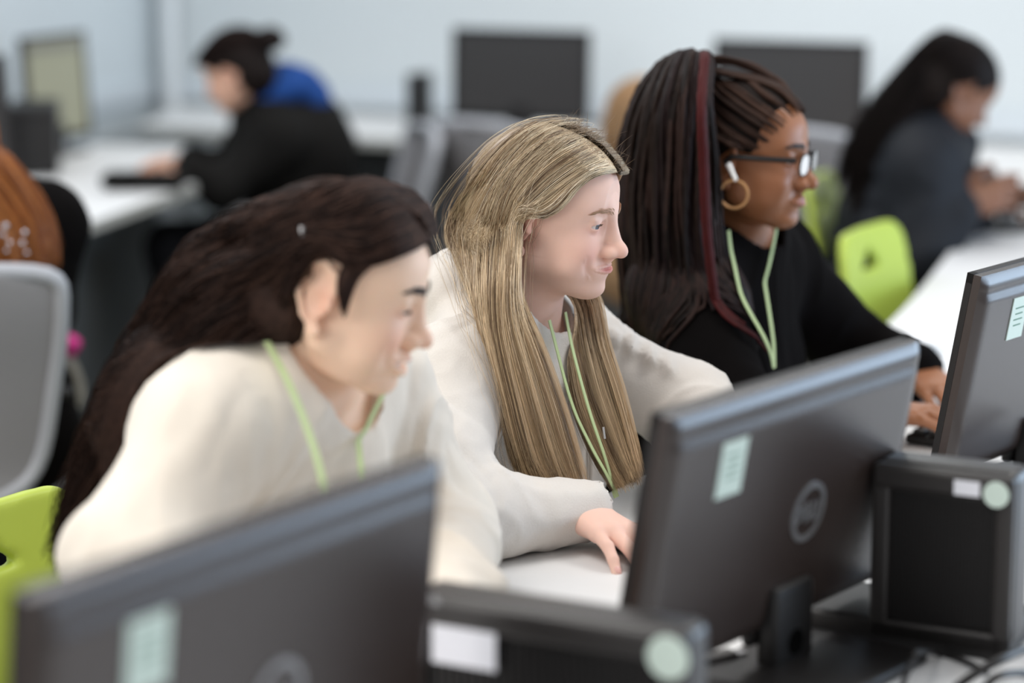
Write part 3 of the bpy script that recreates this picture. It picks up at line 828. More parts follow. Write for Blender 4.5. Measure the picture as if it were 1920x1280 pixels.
# ============================================================ PEOPLE
from mathutils import noise as mnoise
class Frame:
    """head frame: world = c + s * R @ local (x forward, y left, z up)"""
    def __init__(s, c, yaw, pitch, roll=0.0, scale=1.0):
        s.c = np.array(c, float); s.R = rotm(yaw, pitch, roll); s.s = scale
    def w(s, X): return s.c + s.s * (np.asarray(X, float) @ s.R.T)
    def l(s, X): return ((np.asarray(X, float) - s.c) @ s.R) / s.s
def head_ops(neck, lips=1.0, smile=0.0, nose=1.0, chin=1.0, eye_h=.0042, eye_dz=0.0, full=0.0, neck_r=.050, mouth_open=0.0, ear=1.12, mw=.0245, mz=-.0495):
    """neck: two local points, centre of neck under the jaw and neck base"""
    o = []
    a = lambda p, k, op='u': o.append((op, p, k))
    a(ell((-.014, 0, .047), (.096, .075, .078)), 0)
    a(ell((.030, 0, .048), (.060, .062, .052)), .03)
    a(ell((.030, 0, -.015), (.056, .059, .066)), .03)
    for s in (-1, 1):
        a(cone((.004, s * .046, -.045), (.066, s * .013, -.082), .019, .017), .028)
        a(ell((.056, s * .036, -.022), (.027, .024, .028)), .018)                 # cheek
        a(ell((.052, s * .032, -.050), (.022, .022 + full, .024)), .02)             # lower cheek
        a(cone((.080, s * .012, .039), (.062, s * .042, .041), .010, .009), .014)   # brow
    a(ell((.074, 0, -.084), (.018, .019, .016 * chin)), .016)                       # chin
    a(ell((.030, 0, -.078), (.045, .040, .020 + full * .5)), .02)                         # under the jaw
    a(ell((.074, 0, -.052), (.022, .027 + (mw - .0245) * .8, .020)), .014)                             # muzzle
    # neck
    n0, n1 = neck
    a(cone(n0, n1, neck_r, neck_r * 1.12), .02)
    # nose
    a(cone((.0855, 0, .026), (.101, 0, -.010), .0072, .0100), .018)
    a(sph((.1085 * 1, 0, -.0165), .0105 * nose), .008)
    for s in (-1, 1):
        a(ell((.0948, s * .0125 * nose, -.0200), (.0125, .0080, .0085)), .0065)
    a(cone((.098, 0, -.026), (.093, 0, -.034), .0055, .006), .006)
    for s in (-1, 1):
        a(ell((.1015, s * .0072, -.0285), (.006, .0035, .003)), .0025, 's')
    # eye sockets and lids
    for s in (-1, 1):
        a(ell((.093, s * .031, .018), (.017, .018, .0125)), .012, 's')
        a(sph((.0705, s * .0315, .0180), .0142), .0035)
        a(ell((.086, s * .0325, .0180 + eye_dz), (.014, .0150, eye_h), rotm(roll=-s * .06)), .0012, 's')
        a(cone((.0825, s * .022, .0262), (.0785, s * .042, .0266), .0018, .0016), .007)    # fold of the upper lid
    # lips follow the skin
    def xs(y, z):
        X = np.array([[x_, y, z] for x_ in np.arange(.115, .045, -.0005)])
        d = sdf_eval(o, X); i = np.argmax(d < 0); return X[i, 0]
    n_ = 13; cyy = mw + smile * .0025; cz = mz
    mo = mouth_open
    for kind in (0, 1):
        pts = []; rs = []
        for q in np.linspace(-1, 1, n_):
            e_ = 1 - abs(q) ** 2.2
            zz = cz + smile * .0032 * abs(q) ** 2 + (e_ * .0042 if kind == 0 else -e_ * (.0047 + mo)) + (-.0010 * math.exp(-(q / .16) ** 2) if kind == 0 else 0)
            x_ = xs(q * cyy, zz) + (-.0012 + .0026 * e_) * lips
            pts.append((x_, q * cyy, zz)); rs.append(lips * (.0012 + (.0030 if kind == 0 else .0040) * e_))
        for c_ in range(n_ - 1): a(cone(pts[c_], pts[c_ + 1], rs[c_], rs[c_ + 1]), .0025)
    pts = []
    for q in np.linspace(-1, 1, n_):
        e_ = 1 - abs(q) ** 2.2; zz = cz + smile * .0032 * abs(q) ** 2 - .0003 - e_ * mo * .5
        pts.append((xs(q * (cyy + .001), zz) + (.0002 if abs(q) > .8 else .0004), q * (cyy + .001), zz))
    for c_ in range(n_ - 1):
        q = abs(-1 + 2 * (c_ + .5) / (n_ - 1)); r_ = .0011 + mo * .5 * (1 - q ** 2)
        a(cone(pts[c_], pts[c_ + 1], r_, r_), .0012, 's')
    if smile > .2:
        for s in (-1, 1): a(ell((xs(s * (cyy + .008), -.044) + .0022, s * (cyy + .008), -.044), (.0035, .0016, .009), rotm(roll=-s * .5)), .010, 's')
    # ears
    for s in (-1, 1):
        R = rotm(yaw=-s * -.42)
        base = np.array([-.006, s * .0705, .004])
        def e(x, z, y=0.0): return base + R @ np.array([x * ear, s * y, z * ear])
        arc = [e(.010, .012, .004), e(.008, .026, .008), e(-.004, .034, .011), e(-.016, .030, .013), e(-.021, .016, .014), e(-.019, .000, .013), e(-.012, -.014, .010), e(-.003, -.022, .007)]
        for i in range(len(arc) - 1): a(cone(arc[i], arc[i + 1], .0033, .0033), .0025)
        a(ell(e(-.006, .008, .003), (.017 * ear, .0042, .026 * ear), R), .006)
        a(ell(e(.000, -.026, .005), (.0075 * ear, .0042, .0085 * ear), R), .004)
        a(ell(e(-.003, .000, .009), (.0075 * ear, .0065, .0095 * ear), R), .003, 's')
        a(ell(e(-.009, .019, .0105), (.008 * ear, .004, .008 * ear), R), .003, 's')
        a(sph(e(.008, -.002, .004), .0042), .004)
    return o
def warp(V, short):
    V = V.copy(); m = V[:, 2] < -.02; V[m, 2] = -.02 + (V[m, 2] + .02) * short; return V
def head_mesh(ops, fr, h=.0021, short=1.0):
    lo = np.array([-.125, -.098, -.20]); hi = np.array([.135, .098, .135])
    V, F = sdf_mesh(ops, h, lo, hi)
    V = relax(V, F, 1, .35)
    return V, F
def paint_head(V, base, lip, blush, LZ=-.0495, LW=.020):
    C = np.tile(np.array(lin(base)), (len(V), 1))
    def mixin(w, col):
        nonlocal C
        w = np.clip(w, 0, 1)[:, None]; C = C * (1 - w) + np.array(lin(col)) * w
    g = lambda c, r: np.exp(-(((V - np.array(c)) / np.array(r)) ** 2).sum(1))
    for s in (-1, 1):
        mixin(.55 * g((.068, s * .040, -.020), (.03, .018, .022)), blush)
        mixin(.40 * g((-.006, s * .078, .004), (.02, .014, .03)), blush)
        mixin(.35 * g((.080, s * .032, .012), (.02, .02, .008)), blush)
    mixin(.45 * g((.108, 0, -.018), (.012, .012, .011)), blush)
    mixin(.9 * np.clip(1.8 * g((.095, 0, LZ - .0008), (.026, LW, .0070)) - .35, 0, 1), lip)
    return C
def drop(px, py, ops, fr, clear=.006, Y0=2.6, miss=3.2):
    """where the sight line through a pixel meets the head"""
    o = np.array([0, 0, CAM_Z]); d = P(px, py, 1.0) - o; d /= np.linalg.norm(d)
    t = Y0
    for _ in range(60):
        X = o + d * t
        s = float(sdf_eval(ops, fr.l(X)[None])[0]) * fr.s
        if s < clear: return X
        t += max(s - clear * .5, .0008) * .8
        if t > miss + .25: break
    return P(px, py, miss)
def eye_parts(fr, parent, iris, gaze, eye_dz=0):
    for s in (-1, 1):
        c = np.array([.0705, s * .0315, .0180]); r = .0124
        g = np.array([1.0, gaze[0], gaze[1]]); g /= np.linalg.norm(g)
        x = np.cross(g, [0, 0, 1.0]); x /= np.linalg.norm(x); y = np.cross(x, g)
        V = []; F = []; n = 28; m = 20; mi = []
        for i in range(m + 1):
            a = PI * i / m * (0.55 if True else 1)
            rr = r * (1 + .05 * math.exp(-(a / .42) ** 2))
            for k in range(n):
                b = 2 * PI * k / n
                V.append(fr.w(c + rr * (math.cos(a) * g + math.sin(a) * (math.cos(b) * x + math.sin(b) * y))))
        for i in range(m):
            a = PI * (i + .5) / m * .55
            for k in range(n):
                F.append((i * n + k, i * n + (k + 1) % n, (i + 1) * n + (k + 1) % n, (i + 1) * n + k)); mi.append(2 if a < .19 else (1 if a < .50 else 0))
        me = mesh_np('eye', V, F)
        o = link('eye', me, [M['sclera'], iris, M['pupil']], parent, True)
        if len(me.polygons) == len(mi): me.polygons.foreach_set('material_index', mi)
def brows(fr, parent, ops, col, n=130, thick=1.0, z=.0375):
    S = []
    rg = np.random.default_rng(5)
    for s in (-1, 1):
        for k in range(n):
            t = rg.random()
            y = s * (.013 + .034 * t); zz = z + .0055 * math.sin(t * 2.2) - .003 * t ** 3 + rg.normal() * .0013 * thick * (1.1 - .7 * t)
            x = .105 - .55 * (abs(y)) ** 1.6
            d = np.array([-.1, s * (.5 + t), .35 - .75 * t]); d /= np.linalg.norm(d)
            L = .0065
            S.append([np.array([x, y, zz]) + d * L * q for q in np.linspace(0, 1, 4)])
    S = np.array(S)
    # drop on to the skin from the front
    Q = S.reshape(-1, 3)
    for _ in range(14):
        d = sdf_eval(ops, Q); Q[:, 0] -= np.clip(d - .0006, -.01, .01) * .9
    S = Q.reshape(S.shape)
    W = fr.w(S)
    [strands('eyebrow', w_, np.full(len(w_), .00030), pick([col], len(w_)), M['hair'], parent) for w_ in (W[:n], W[n:])]
def lashes(fr, parent, col, eye_h, eye_dz, down=-.3, rad=.00013):
    S = []; rg = np.random.default_rng(8)
    for s in (-1, 1):
        for k in range(26):
            t = k / 25.0; y = .0195 + .0250 * t
            dz = eye_h * math.sqrt(max(0, 1 - ((y - .0325) / .0150) ** 2))
            p = np.array([.0838 - 14 * (y - .0315) ** 2 - (0.0015 if y < .0315 else 0), s * y, .0180 + eye_dz + dz * .8])
            d = np.array([1.0, s * (t - .35) * 1.3, down]); d /= np.linalg.norm(d)
            L = .0042 + .0012 * t
            S.append([p + d * L * q + np.array([0, 0, .0016 * q * q]) for q in np.linspace(0, 1, 4)])
    W = fr.w(np.array(S))
    for w_ in (W[:26], W[26:]): strands('eyelashes', w_, np.full(len(w_), rad), pick([col], len(w_)), M['hair'], parent)

def hand_ops(w, d, n, side, curls, spread=.08, thumb=(0, 0), s=1.0, r=1.0):
    """w wrist, d towards the knuckles, n back of the hand, side: unit vector to the thumb side"""
    w = np.array(w, float); d = np.array(d, float); d /= np.linalg.norm(d)
    n = np.array(n, float); n -= d * n.dot(d); n /= np.linalg.norm(n)
    t = np.cross(n, d); t = t * (1 if t.dot(side) > 0 else -1)
    o = []
    lat = [.026, .009, -.009, -.026]; lon = [.084, .088, .083, .073]
    seg = [(.041, .025, .021), (.046, .028, .022), (.042, .026, .021), (.033, .021, .019)]
    rad = [(.0095, .0085, .0076, .0066), (.0097, .0087, .0078, .0067), (.0092, .0083, .0074, .0064), (.0083, .0073, .0066, .0058)]
    tips = []
    for i in range(4):
        b = w + s * (t * lat[i] + d * lon[i] - n * .004 * abs(i - 1.3))
        o.append(('u', cone(w + s * t * lat[i] * .5 - n * .001, b, .0150 * s * r, .0108 * s * r), .012))
        ang = 0.0; p = b; sp = spread * (1.5 - i)
        dd = d * math.cos(sp) + t * math.sin(sp)
        for j in range(3):
            ang += curls[i][j]
            v = dd * math.cos(ang) - n * math.sin(ang)
            q = p + v * seg[i][j] * s
            o.append(('u', cone(p, q, rad[i][j] * s * r, rad[i][j + 1] * s * r), .003 if j else .005)); p = q
        tips.append((p, v))
    o.append(('u', ell(w + s * (d * .035 - n * .008), (.035 * s, .030 * s, .014 * s), np.stack([d, t, n], 1)), .012))
    # thumb
    b = w + s * (d * .020 + t * .020 - n * .006)
    v = d * .62 + t * (.72 + thumb[0]) - n * (.22 + thumb[1]); v /= np.linalg.norm(v)
    q = b + v * .042 * s; o.append(('u', cone(b, q, .0155 * s * r, .0112 * s * r), .012))
    v = d * .88 + t * (.35 + thumb[0] * .5) - n * (.25 + thumb[1]); v /= np.linalg.norm(v)
    q2 = q + v * .030 * s; o.append(('u', cone(q, q2, .0110 * s * r, .0095 * s * r), .004))
    v = d * .95 + t * (.05) - n * (.2 + thumb[1]); v /= np.linalg.norm(v)
    q3 = q2 + v * .022 * s; o.append(('u', cone(q2, q3, .0095 * s * r, .0080 * s * r), .003))
    tips.append((q3, v))
    return o, tips, (d, t, n)
def nails(tips, fr, parent, m, s=1.0):
    d, t, n = fr
    for i, (p, v) in enumerate(tips[:4]):
        up = n - v * n.dot(v); up /= np.linalg.norm(up)
        V, F = sdf_mesh([('u', ell(p - v * .003 * s + up * .0048 * s, (.0062 * s, .0046 * s, .0018 * s), np.stack([v, np.cross(up, v), up], 1)), 0)], .0008)
        link('nail', mesh_np('nail', V, F), m, parent, True)

def body_frame(C, H, f):
    up = np.array(C) - np.array(H); up /= np.linalg.norm(up)
    f = np.array(f, float); f -= up * f.dot(up); f /= np.linalg.norm(f)
    return up, f, np.cross(up, f)
def torso_ops(C, H, f, i=0.0, sh=.165, k=.05, belly=0.0, chest=0.0, shz=.045, shl=None, shr=None):
    """C neck base, H hip centre, f facing; i = cloth thickness"""
    up, f, l = body_frame(C, H, f); L = np.linalg.norm(np.array(C) - np.array(H))
    B = np.stack([f, l, up], 1); C = np.array(C); H = np.array(H)
    shl = C + l * sh - up * shz if shl is None else np.array(shl); shr = C - l * sh - up * shz if shr is None else np.array(shr)
    o = [('u', ell(C - up * .17 + f * .005, (.105 + i, .150 + i, .19 + i), B), 0),
         ('u', ell(C * .45 + H * .55, (.105 + i + belly, .135 + i, .20 + i), B), k),
         ('u', ell(H, (.125 + i, .165 + i, .12 + i), B), k),
         ('u', cone(shl, shr, .052 + i, .052 + i), k),
         ('u', cone(C + up * .01, (C * .4 + shl * .6), .045 + i, .046 + i), .03), ('u', cone(C + up * .01, (C * .4 + shr * .6), .045 + i, .046 + i), .03)]
    if chest:
        for s in (-1, 1): o.append(('u', ell(C - up * .19 + f * .075 + l * s * .065, (.055 + chest, .06 + chest * .5, .06 + chest * .5), B), .05))
    return o, shl, shr
def arm_ops(sh, el, wr, i=0.0, k=.03, cuff=0.0):
    o = [('u', cone(sh, el, .047 + i, .039 + i), k), ('u', cone(el, wr, .039 + i, .026 + i * .9), k)]
    return o
def leg_ops(H, f, l, i=0.0, knee=None, seat=.46):
    o = []
    H = np.array(H); f = np.array([f[0], f[1], 0.0]); f /= np.linalg.norm(f)
    l = np.array([-f[1], f[0], 0.0])
    for s in (-1, 1):
        h = H + l * s * .09; h[2] = seat + .07
        kn = h + f * .43 + l * s * .03; kn[2] = seat + .045
        an = kn - f * .04; an[2] = .09
        to = an + f * .15; to[2] = .035
        o += [('u', cone(h, kn, .078 + i, .056 + i), .03), ('u', cone(kn, an, .055 + i, .038 + i), .02)]
    return o
def shoes(H, f, parent, seat=.46, m=None):
    f = np.array([f[0], f[1], 0.0]); f /= np.linalg.norm(f); l = np.array([-f[1], f[0], 0.0]); B = np.stack([f, l, Z3], 1)
    for s in (-1, 1):
        kn = np.array(H) + l * s * .12 + f * .43; an = kn - f * .04; an[2] = .09
        o = [('u', cone(an, an - Z3 * .03, .045, .042), 0), ('u', ell(an + f * .07 - Z3 * .045, (.13, .046, .045), B), .03), ('i', plane((0, 0, .002), (0, 0, -1)), .004)]
        V, F = sdf_mesh(o, .006); link('shoe', mesh_np('shoe', V, F), m or M['plastic_dk'], parent, True)
def wrinkle(V, F, amp, scale, axis=None, seed=0, ridged=True, mask=None, stretch=2.6):
    """cloth folds: displace along the surface normals; axis = direction along which the folds run"""
    A = V[F[:, 0]]; B_ = V[F[:, 1]]; Cc = V[F[:, 2]]
    fn = np.cross(B_ - A, Cc - A); N = np.zeros_like(V)
    for k in range(4):
        for a in range(3): N[:, a] += np.bincount(F[:, k], fn[:, a], len(V))
    N /= np.linalg.norm(N, axis=1)[:, None] + 1e-12
    X = V * scale
    if axis is not None:
        ax = np.array(axis, float); ax /= np.linalg.norm(ax)
        X = X - np.outer(X @ ax, ax) * (1 - 1 / stretch)
    X = X + seed * 3.7
    d = np.empty(len(V))
    for q in range(len(V)):
        p = X[q]; a = mnoise.noise(p); 
        if ridged: a = .5 - min(1.0, abs(a) * 2.4) ; a = a * abs(a) * 2
        d[q] = a + .5 * mnoise.noise(p * 0.45 + Vector((5, 1, 3)))
    if mask is not None: d *= mask
    return V + N * (d * amp)[:, None]
def cloth(name, ops, h, m, parent, amp=.004, scale=14, axis=None, seed=0, cuts=(), stretch=2.6, rel=1, amp2=0.0, **kw):
    V, F = sdf_mesh(list(ops) + list(cuts), h)
    V = relax(V, F, rel, .4)
    if amp: V = wrinkle(V, F, amp, scale, axis, seed, stretch=stretch)
    if amp2: V = wrinkle(V, F, amp2, scale * 2.6, axis, seed + 5, stretch=stretch)
    o = link(name, mesh_np(name, V, F), m, parent, True)
    return o
def join_body(name, pieces, m, parent):
    """pieces: list of (V world, F, C) -> one mesh"""
    Vs = []; Fs = []; Cs = []; b = 0
    for V, F, C in pieces:
        Vs.append(V); Fs.append(F + b); Cs.append(C if C.ndim == 2 else np.tile(C, (len(V), 1))); b += len(V)
    me = mesh_np(name, np.vstack(Vs), np.vstack(Fs)); color_attr(me, np.vstack(Cs))
    return link(name, me, m, parent, True)
def lanyard(paths, w, parent, surf=None, sides=None, clear=.004):
    for i, p in enumerate(paths):
        q = crom(p, 60)
        if surf is not None:
            q = push_out(surf, q[None], clear)[0]
            for _ in range(3): q[1:-1] = (q[:-2] + q[1:-1] * 2 + q[2:]) / 4
        mb = MB(); mb.ribbon(q, sides[i] if sides is not None else U3, w, .0012)
        mb.build('lanyard', M['lanyard'], parent, True, smooth=False)
# ------------------------------------------------------------ the blonde girl in focus
def blonde():
    HC = P(1024, 418, 3.13)
    fr = Frame(HC, -.34, .16, 0.02, .97)
    root = empty('person', (-.13, 3.40, 0), 0, 'person with long straight blonde hair in an oatmeal hoodie, right hand on a mouse', 'person')
    f = N3.copy()
    C = HC + np.array([-.040, .035, -.148]); H = C + np.array([-.105, .055, -.42]); H[2] = .55
    up, ff, l = body_frame(C, H, f)
    eh, edz = .0032, -.0012
    nk0 = fr.l(HC + np.array([-.02, .012, -.055])); nk1 = fr.l(C + np.array([.0, 0, -.03]))
    hops = head_ops((nk0, nk1), lips=.60, smile=.6, mw=.0330, mz=-.0472, ear=1.3, nose=1.0, eye_h=eh, eye_dz=edz, full=.006)
    V, F = head_mesh(hops, fr, .0015)
    Cc = paint_head(V, (232, 194, 178), (204, 134, 126), (230, 162, 148), -.0472, .026)
    pieces = [(fr.w(warp(V, .82)), F, Cc)]
    # arms
    to, shl, shr = torso_ops(C, H, f, 0.0, sh=.150)
    elr = Pz(812, 975, DESK + .06); wrr = Pz(1082, 955, DESK + .045)
    ell_ = P(1290, 765, 3.22); wrl = np.array([.34, 2.98, DESK + .045])
    skin = np.array(lin((232, 194, 178)))
    bo = to + arm_ops(shl, ell_, wrl) + arm_ops(shr, elr, wrr) + leg_ops(H, f, l)
    V, F = sdf_mesh(bo, .012); pieces.append((V, F, skin))
    ho, tips, hf = hand_ops(wrr, (.58, -.78, -.10), (.12, .05, 1), (0, 1, 0), [(.15, .35, .25), (.22, .38, .25), (.24, .36, .22), (.20, .34, .22)], spread=.13, s=1.0, r=1.06)
    V, F = sdf_mesh(ho + [('u', cone(wrr - np.array([.07, .0, 0]), wrr, .026, .022), .012)], .0020); V = relax(V, F, 1, .4)
    kn = np.tile(np.array(lin((234, 194, 178))), (len(V), 1))
    pieces.append((V, F, kn))
    ho2, tips2, hf2 = hand_ops(wrl, (-.1, -.9, -.15), (0, .1, 1), (-1, 0, 0), [(.3, .5, .3)] * 4, spread=.1)
    V, F = sdf_mesh(ho2, .003); pieces.append((V, F, skin))
    body = join_body('body', pieces, M['skin_fair'], root)
    nails(tips, hf, body, mat('nail', (226, 176, 166), .25))
    eye_parts(fr, root, M['iris_blue'], (-.10, -.12))
    brows(fr, root, hops, (192, 156, 126), thick=1.9, n=110, z=.0345)
    lashes(fr, root, (96, 76, 62), eh, edz)
    # earrings
    for (x, z) in ((-.006, -.0235), (-.014, -.020)):
        mb = MB(); p = np.array([x, -.0835, z]); mb.tube([fr.w(p), fr.w(p + np.array([0, -.003, 0]))], .0019, 10)
        mb.build('ear_stud', M['chrome'], root, True)
    # hoodie
    i = .020
    co, _, _ = torso_ops(C, H, f, i, sh=.150, chest=.012, belly=.02, shl=shl, shr=shr)
    co = [q for q in co]
    cut_c = C + up * .055
    sl = arm_ops(shr, elr, wrr - np.array([.022, 0, 0]), .020) + arm_ops(shl, ell_, wrl + np.array([0, .02, 0]), .020)
    # sleeve folds
    for t, rr, off in ((.30, .020, .040), (.42, .018, .045), (.56, .02, .044), (.70, .019, .044), (.84, .019, .042)):
        p = shl * (1 - t) + ell_ * t
        sl.append(('u', ell(p + np.array([.0, -.01, off + .006]), (rr * .75, .048, rr), None), .007))
    for t in (.12, .28, .45):
        p = elr * (1 - t) + wrr * t
        sl.append(('u', ell(p + np.array([0, .0, .020]), (.013, .045, .034), rotm(yaw=.4 - t)), .02))
    # cuff band
    dd = wrr - elr; dd /= np.linalg.norm(dd)
    sl.append(('u', cone(wrr - dd * .055, wrr + dd * .010, .0430, .0415), .006))
    sl.append(('u', ell(H + ff * .08 + Z3 * .06, (.15, .17, .10)), .04))
    hood = []
    hb = C - ff * .085 + up * .035
    hood = [('u', ell(hb + l * .02, (.055, .12, .055), np.stack([ff, l, up], 1)), .03), ('u', ell(hb - ff * .03 - up * .06, (.045, .10, .09), np.stack([ff, l, up], 1)), .03),
            ('u', cone(C + l * .085 + up * .012 - ff * .03, C + ff * .085 - up * .045 + l * .03, .030, .020), .02), ('u', cone(C - l * .085 + up * .012 - ff * .03, C + ff * .085 - up * .045 - l * .03, .030, .020), .02)]
    ops = co + sl + hood
    cuts = [('s', cone(C - up * .06, C + up * .14 + ff * .03, .050, .064), .012), ('s', cone(wrr + dd * .006, wrr + dd * .05, .0300, .0300), .003), ('s', cone(wrl + np.array([0, .04, 0]), wrl - np.array([0, .04, 0]), .03, .03), .002)]
    cloth('hoodie', ops, .0055, M['hoodie'], root, amp=.008, scale=11, axis=(.3, -.1, 1), seed=3, amp2=.002, cuts=cuts, rel=1)
    cloth('trousers', [('u', ell(H, (.14, .18, .125), np.stack([ff, l, up], 1)), 0)] + leg_ops(H, f, l, .012), .010, M['dark_trousers'], root, amp=.004, scale=10)
    shoes(H, f, root)
    # seam of the sleeve and drawcord
    q = crom([C + ff * .098 - up * .02 + l * .012, C + ff * .115 - up * .09 + l * .016, C + ff * .130 - up * .17 + l * .02], 30)
    q = push_out(co, q[None], .004)[0]
    MB().tube(q, .003, 8).build('drawcord', M['hoodie'], root, True, smooth=True)
    # ---------------- hair
    cap = [('u', ell((-.014, 0, .047), (.0995, .0785, .0815)), 0), ('u', ell((-.055, 0, -.01), (.055, .066, .07)), .02),
           ('i', plane((.082, 0, .078), (1, 0, -.55)), .01), ('s', ell((.07, 0, -.03), (.08, .12, .085)), .01), ('s', ell((.005, -.08, -.005), (.03, .05, .03)), .01), ('s', ell((.005, .08, -.005), (.03, .05, .03)), .01)]
    V, F = sdf_mesh(cap, .003); V = relax(V, F, 2)
    me = mesh_np('hair_base', fr.w(V), F); color_attr(me, np.tile(np.array(lin((136, 114, 88))), (len(V), 1)))
    hair_root = None
    L = lambda x, y, z: fr.w(np.array([x, y, z]))
    # near (right) side: from the parting over the temple, tucked behind the ear, down over the chest
    def DR(*pp, miss=3.17): return [drop(x, y, hops, fr, .0085, miss=miss) for x, y in pp]
    g = [
        [L(.089, .002, .086)] + DR((1176, 322), (1142, 320), (1108, 328), (1078, 350), (1048, 385), (1018, 399), (984, 388), (966, 415)) + [P(962, 480, 3.02), P(968, 560, 3.0), P(1008, 650, 2.985), P(1048, 760, 2.985), P(1072, 840, 2.99), P(1094, 912, 3.0)],
        [L(.080, .002, .100)] + DR((1162, 303), (1112, 312), (1062, 343), (1014, 378), (985, 396), (970, 430)) + [P(962, 500, 3.00), P(965, 590, 2.985), P(1000, 710, 2.975), P(1036, 830, 2.98), P(1064, 908, 2.99)],
        [L(.060, .002, .116)] + DR((1138, 275), (1085, 287), (1030, 322), (988, 365), (966, 400), (955, 440)) + [P(948, 510, 3.00), P(948, 610, 2.985), P(975, 730, 2.975), P(1012, 860, 2.98), P(1036, 906, 2.985)],
        [L(.034, .002, .127)] + DR((1108, 251), (1052, 262), (1002, 298), (964, 345), (945, 400), (936, 450)) + [P(930, 520, 3.01), P(932, 620, 2.99), P(958, 740, 2.975), P(988, 860, 2.98), P(1010, 902, 2.985)],
        [L(.006, .002, .131)] + DR((1072, 236), (1018, 250), (972, 288), (936, 340), (915, 400), (906, 450)) + [P(900, 510, 3.05), P(906, 590, 3.01), P(930, 680, 2.99), P(955, 780, 2.985), P(990, 896, 2.99)],
        DR((1050, 231), (998, 244), (952, 280), (912, 336), (885, 400), (872, 450)) + [P(875, 500, 3.11), P(898, 570, 3.05), P(922, 650, 3.01), P(946, 760, 2.99), P(978, 884, 2.995)],
        DR((1035, 229), (985, 243), (940, 281), (895, 338), (855, 392), (842, 440)) + [P(862, 485, 3.15), P(900, 560, 3.08), P(922, 640, 3.03), P(942, 740, 3.0), P(966, 868, 3.0)],
    ]
    cols = [(220, 204, 176), (202, 184, 154), (234, 221, 198), (160, 136, 108), (118, 96, 74), (186, 162, 130), (226, 210, 182)]
    wts = [2.6, 3, 1.8, 3.4, 3.0, 3, 1.8]
    sets = []
    def add(S, order, rad, seed):
        rg = np.random.default_rng(seed); N = len(S)
        # streaks: strands of a lock share a tone
        base = pick(cols, 400, wts, rg, .08)[order % 400]
        c = base * (1 + .14 * rg.normal(size=(N, 1))).clip(.6, 1.5)
        t = np.linspace(0, 1, S.shape[1])
        root_d = np.array(lin((116, 94, 72)))[None, None]
        w = (np.clip(1 - t / .16, 0, 1) ** 1.0 * .75)[None, :, None]
        warm = np.interp(t, [0, .45, 1], [0, 0, .5])[None, :, None] * np.array(lin((158, 122, 78)))[None, None]
        cc = c[:, None] * (1 - w) + root_d * w
        ww = np.interp(t, [0, .45, 1], [0, 0.05, .55])[None, :, None]
        cc = cc * (1 - ww) + np.array(lin((196, 158, 112)))[None, None] * (c.mean(1)[:, None, None] / .42) * ww
        S = fr.w(push_out(hops, fr.l(S), .0075))
        S = fr.w(push_out(cap[:2], fr.l(S), .0015))
        S = push_out(ops, S, .004)
        sets.append((S, np.full(N, rad), cc))
    S, o_ = sheet(g, 12500, 40, (.0035, .010, .012), clump=150, ends=.10, rng=np.random.default_rng(1)); add(S, o_, .00032, 1)
    # far (left) side
    gf = [
        [L(.089, .006, .090), L(.080, .040, .080), L(.055, .070, .045), L(.030, .084, .0), L(.02, .085, -.06), P(1118, 560, 3.17), P(1135, 640, 3.13), P(1165, 730, 3.10), P(1190, 830, 3.08), P(1205, 892, 3.07)],
        [L(.060, .004, .115), L(.045, .050, .098), L(.020, .080, .055), L(.005, .088, .0), L(-.005, .09, -.06), P(1095, 570, 3.18), P(1110, 650, 3.13), P(1135, 740, 3.10), P(1165, 830, 3.08), P(1190, 905, 3.06)],
        [L(.020, .003, .131), L(.000, .055, .112), L(-.020, .085, .055), L(-.03, .09, .0), L(-.03, .09, -.07), P(1068, 590, 3.17), P(1085, 670, 3.12), P(1105, 750, 3.09), P(1140, 840, 3.07), P(1175, 912, 3.05)],
        [L(-.020, .002, .132), L(-.045, .050, .110), L(-.070, .075, .055), L(-.08, .078, .0), L(-.07, .08, -.08), P(1052, 600, 3.16), P(1062, 690, 3.11), P(1078, 770, 3.08), P(1110, 850, 3.06), P(1150, 915, 3.05)],
    ]
    S, o_ = sheet(gf, 5000, 40, (.004, .013, .012), clump=80, ends=.12, rng=np.random.default_rng(2)); add(S, o_, .00032, 2)
    # flyaways
    S, o_ = sheet(g[2:], 300, 40, (.010, .050, .05), clump=0, ends=.6, rng=np.random.default_rng(3)); add(S, o_, .00022, 3)
    rg = np.random.default_rng(4); Fl = []
    for k in range(110):
        x = rg.uniform(.0, .095); p = np.array([x, rg.normal() * .008, .134 - 3.2 * max(0, x - .0) ** 2 * 1.6])
        d = np.array([rg.normal() * .6 + .5, rg.normal() * .7, .6 + rg.random() * .6]); d /= np.linalg.norm(d); Ln = .008 + .016 * rg.random()
        d2 = rg.normal(size=3) * .5
        Fl.append([p + d * Ln * q + d2 * Ln * q * q for q in np.linspace(0, 1, 40)])
    Fl = fr.w(np.array(Fl)); sets.append((Fl, np.full(len(Fl), .00018), np.tile(np.array(lin((120, 100, 78))), (len(Fl), 40, 1))))
    S = np.vstack([a for a, _, _ in sets]); R_ = np.concatenate([a for _, a, _ in sets]); CC = np.vstack([a for _, _, a in sets])
    ho_ = strands('hair', S, R_, CC, M['hair'], root)
    link('scalp_hair', me, M['hair'], ho_, True)
    # lanyard
    surf = co
    a = C + ff * .03 + l * .07 + up * .02; b = C + ff * .03 - l * .06 + up * .02
    end = P(1152, 918, 3.05)
    lanyard([[P(1060, 585, 3.12), P(1075, 660, 3.08), P(1105, 770, 3.05), P(1132, 850, 3.04), end],
             [P(1030, 600, 3.09), P(1070, 750, 3.045), P(1105, 830, 3.03), P(1135, 885, 3.03), end]], .0065, root, ops)
